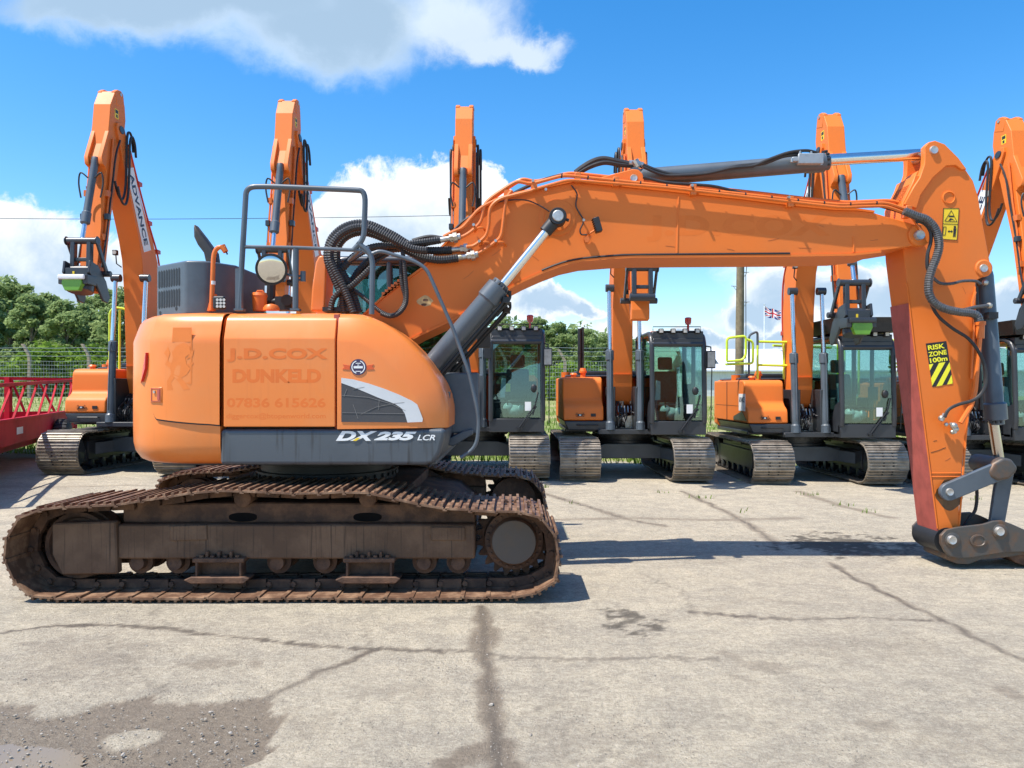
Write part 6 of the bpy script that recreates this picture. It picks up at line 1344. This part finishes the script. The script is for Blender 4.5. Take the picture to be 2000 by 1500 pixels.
    b = MB(); b.prism([(-1.256, y, z) for y, z in [(-.55, 1.62), (-.95, 1.62), (-.95, 1.30), (-.55, 1.30)]], (.004, 0, 0)); np_ = b.build('side_sticker', WHITE, t)
    fit_text('ADVANCE', (-1.256, -.58, 1.46), (0, -1, 0), (0, 0, 1), (-1, 0, 0), .34, .10, .03).build('lettering', NAVY, np_)
    b = MB(); b.prism([(-1.258, y, z) for y, z in [(-.2, 1.12), (-1.05, 1.12), (-.75, 1.30), (-.2, 1.18)]], (.006, 0, 0)); b.build('side_flash', CHARCOAL, t)
    return t
def build_arm(t, Lx, tool):
    o = t.location.copy(); t.location = (0, 0, 0)
    S = lambda y, z: (y - (Lx * .18 if z < 5 else 0), z - (Lx if z < 4.2 else Lx * .5 if z < 4.9 else 0))
    pf = [(-1.36, 6.98), (-1.60, 6.98), (-1.75, 6.64), (-1.80, 6.2), (-1.86, 5.75), (-1.98, 5.40), (-1.97, 5.28), (-1.88, 5.2), (-1.97, 4.6), (-2.10, 3.9), (-2.20, 3.35), (-2.19, 3.2), (-2.05, 3.18), (-1.96, 3.35), (-1.72, 4.5), (-1.46, 5.5), (-1.31, 6.1), (-1.25, 6.5), (-1.28, 6.8)]
    pf = [S(*q) for q in pf]
    b = MB(); b.prism([(BC - .145, y, z) for y, z in pf], (.29, 0, 0)); a = b.build('arm', ORANGE, t, bevel=.008, seg=1, angle=11)
    def lugs(_, pts): q_ = MB(); q_.prism(pts, (.07, 0, 0)); q_.build('lug_plate', ORANGE, a, bevel=.008, seg=1)
    for x in (-.150, .080): lugs(b, [(BC + x, y, z) for y, z in [(-1.82, 6.05), (-2.04, 5.40), (-2.02, 5.27), (-1.93, 5.24), (-1.85, 5.35), (-1.78, 6.0)]]); lugs(b, [(BC + x, y, z) for y, z in [(-1.30, 6.8), (-1.34, 7.03), (-1.42, 7.07), (-1.52, 7.05), (-1.62, 6.97), (-1.55, 6.7)]])
    b = MB(); b.cyl((BC - .16, -1.43, 6.99), (BC + .16, -1.43, 6.99), .035, n=10); b.build('pin', PIN, a)
    for s in (-1, 1):
        b = MB(); b.box(BC + s * .146 - .001, BC + s * .146 + .001, -1.62, -1.50, 6.42, 6.62); st_ = b.build('warning_sticker', YELLOW, a)
        b = MB(); b.box(BC + s * .148 - .001, BC + s * .148 + .001, -1.605, -1.515, 6.53, 6.60); b.box(BC + s * .148 - .001, BC + s * .148 + .001, -1.58, -1.53, 6.44, 6.50); b.build('pictogram', BLACK, st_)
        b = MB()
        for k in range(2): b.tube([Vector((BC + s * (.155 + .03 * k), *S(y - .03 * k, z))) for y, z in [(-1.72, 5.9), (-1.82, 5.0), (-1.88, 4.6), (-1.98, 4.0), (-2.05, 3.7)]], .015, 6)
        for y, z in ((-1.86, 4.85), (-1.95, 4.15)): y, z = S(y, z); b.box(BC + s * .17 - .03, BC + s * .17 + .03, y - .08, y + .04, z - .05, z + .05)
        b.build('arm_pipe', ORANGE_PIPE, a)
        b = MB(); b.tube(smooth_path([Vector((BC + s * .20, *S(y, z))) for y, z in [(-1.55, 5.95), (-1.68, 5.6), (-1.80, 5.0), (-1.90, 4.5), (-2.02, 4.0), (-2.12, 3.62)]], 5), .017, 6); b.build('arm_hose', RUBBER, a)
        y, z = S(-1.93, 4.45); b = MB(); b.box(BC + s * .20 - .035, BC + s * .20 + .035, y - .06, y + .04, z - .05, z + .05); b.build('hose_clamp', CHARCOAL, a, bevel=.01)
    # bucket ram
    e = S(-2.34, 4.02); p0 = Vector((BC, -1.96, 5.36)); p2 = Vector((BC, *e)); d = (p2 - p0).normalized(); L0 = (p2 - p0).length - .30
    b = MB(); b.revolve(p0, d, [(.03, -.06), (.062, -.04), (.065, .05), (.058, .08), (.058, L0 - .22), (.074, L0 - .2), (.074, L0 - .02), (.05, L0)], 18); k_ = b.build('bucket_cylinder', SLATE, t); b = MB(); b.cyl(p0 + d * L0, p2, .036, n=12); b.build('rod', CHROME, k_)
    b = MB()
    for s in (-1, 1): b.tube(smooth_path([p0 + d * .35 + Vector((s * .06, -.03, 0)), p0 + d * .3 + Vector((s * .17, -.06, .03)), p0 + d * .45 + Vector((s * .2, -.02, 0)), p0 + d * .7 + Vector((s * .16, .04, 0))], 4), .014, 6)
    b.build('ram_hose', RUBBER, k_)
    b = MB(); b.cyl((BC - .24, *e), (BC + .24, *e), .055, n=14)
    for s in (-1, 1): b.cyl((BC + s * .24, *e), (BC + s * .26, *e), .075, n=14)
    f = S(-2.02, 3.52); g = (e[0] - .02, e[1] - .48)
    for s in (-1, 1):
        b.loft([[Vector((BC + s * .235 + dx, y + dy, z)) for dx, dy in ((-.018, -.045), (.018, -.045), (.018, .045), (-.018, .045))] for y, z in (e, f)])
        b.loft([[Vector((BC + s * .13 + dx, y + dy, z)) for dx, dy in ((-.035, -.05), (.035, -.05), (.035, .05), (-.035, .05))] for y, z in (e, g)])
    b.cyl((BC - .30, *f), (BC + .30, *f), .05, n=12); b.cyl((BC - .2, *g), (BC + .2, *g), .065, n=14); b.box(BC - .12, BC + .12, e[0] - .03, e[0] + .03, g[1] + .14, g[1] + .2); b.build('tipping_linkage', CHARCOAL, t, bevel=.008, seg=1)
    if tool:
        q = Vector((BC, e[0] + .03, e[1] - .75)); b = MB()
        for s in (-1, 1): b.prism([q + Vector((s * .20 - .02, y, z)) for y, z in [(-.18, .40), (.04, .36), (.30, .12), (.42, -.14), (.36, -.24), (.22, -.22), (-.06, .10), (-.22, .20)]], (.04, 0, 0))
        b.box(q.x - .18, q.x + .18, q.y - .20, q.y + .16, q.z + .05, q.z + .28); b.cyl((q.x, q.y - .06, q.z + .06), (q.x, q.y - .10, q.z - .10), .2, n=20); b.box(q.x - .23, q.x + .23, q.y - .30, q.y - .02, q.z + .0, q.z + .16); tl = b.build('quick_coupler', COUPLER if False else CHARCOAL, t, bevel=.012)
        b = MB(); b.prism([q + Vector((x, -.33, z)) for x, z in [(-.15, .08), (.15, .08), (.16, .0), (.11, -.11), (-.11, -.11), (-.16, .0)]], (0, .1, 0)); b.build('coupler_jaw', LIME, tl, bevel=.012)
        b = MB(); b.box(q.x - .21, q.x + .21, q.y - .36, q.y - .31, q.z + .07, q.z + .15); b.build('coupler_nose', CHARCOAL if tool == 2 else WHITE, tl, bevel=.02)
        b = MB(); b.box(q.x - .05, q.x - .02, q.y - .215, q.y - .205, q.z + .1, q.z + .22); b.build('coupler_mark', YELLOW, tl)
    t.location = o
fleet = build_fleet()
GRP = 'orange excavators parked in a row facing the camera'
ALLV = {'step_rail', 'roof_guard', 'handrail', 'ladder_rail', 'exhaust_stack', 'beacon', 'yellow_tag', 'side_sticker', 'side_flash', 'side_mirror', 'boom_light'}
rows = [(-6.80, 14.92, .1, 1, (.2, .20), {'step_rail', 'boom_light'}, 'leftmost parked excavator, beside the red trailer, with a green-jawed coupler'),
        (-3.72, 15.15, .2, 0, (.45, .08), set(), 'parked excavator mostly hidden behind the rear of the large one, arm above the handrail'),
        (-.69, 15.2, .2, 0, (.5, .03), {'beacon', 'yellow_tag', 'side_mirror'}, 'parked excavator with a yellow tag inside its cab, behind the raised boom cylinder'),
        (2.19, 15.18, .42, 0, (.55, 0), {'exhaust_stack', 'beacon', 'boom_light'}, 'parked excavator with a tall black exhaust stack and no coupler on its arm'),
        (5.58, 15.2, .60, 2, (.5, 0), {'roof_guard', 'handrail', 'ladder_rail', 'side_sticker', 'side_flash', 'boom_light'}, 'parked excavator with lime handrails and a black roof guard, beside the telegraph pole'),
        (8.68, 15.2, .3, 2, (.5, -.02), {'roof_guard', 'beacon', 'handrail', 'side_sticker', 'side_flash'}, 'rightmost parked excavator, partly hidden behind the near machine\'s arm')]
def prune(o, keep):
    for c in list(o.children):
        base = c.name.split('.')[0]
        if base in ALLV and base not in keep:
            for g in list(c.children_recursive): bpy.data.objects.remove(g)
            bpy.data.objects.remove(c)
        else: prune(c, keep)
machines = [copy_tree(fleet) for _ in rows[1:]] + [fleet]
for m_, (x, y, Lx, tool, fwd, keep, lab) in zip(machines, rows):
    prune(m_, keep); build_arm(m_, Lx, tool)
    fwd, e_ = fwd
    for c in list(m_.children):                  # reach of this machine's raised boom and arm
        base = c.name.split('.')[0]
        if base not in ('boom', 'arm', 'bucket_cylinder', 'tipping_linkage', 'quick_coupler'): continue
        for o_ in [c] + list(c.children_recursive):
            if o_.type != 'MESH': continue
            o_.data = o_.data.copy(); n_ = len(o_.data.vertices); a_ = np.zeros(n_ * 3); o_.data.vertices.foreach_get('co', a_); a_ = a_.reshape(-1, 3)
            if base == 'boom': a_[:, 1] -= fwd * np.clip((a_[:, 2] - 3.7) / 2.5, 0, 1.1); a_[:, 2] = np.interp(a_[:, 2], [0, 3.9, 6.22, 7.2], [0, 3.9, 5.82 + e_ * .8, 6.45 + e_])
            else: a_[:, 1] -= fwd; a_[:, 2] = np.interp(a_[:, 2], [0, 2.9, 4.0, 5.36, 6.22, 7.1], [0, 2.9, 3.97, 5.22 + e_ * .5, 5.82 + e_ * .8, 6.49 + e_])
            o_.data.vertices.foreach_set('co', a_.ravel()); o_.data.update()
    m_.location = (x, y, float(gz(x, 13.8)) - .004); tag(m_, lab, 'excavator', GRP)
if hasattr(sc, 'cycles') or True:
    sc.render.engine = 'CYCLES'; sc.cycles.use_denoising = True; sc.cycles.max_bounces = 7; sc.cycles.transparent_max_bounces = 16; sc.cycles.sample_clamp_indirect = 6
sc.view_settings.view_transform = 'Standard'; sc.view_settings.look = 'None'; sc.view_settings.exposure = 0.72; sc.view_settings.gamma = 1.0
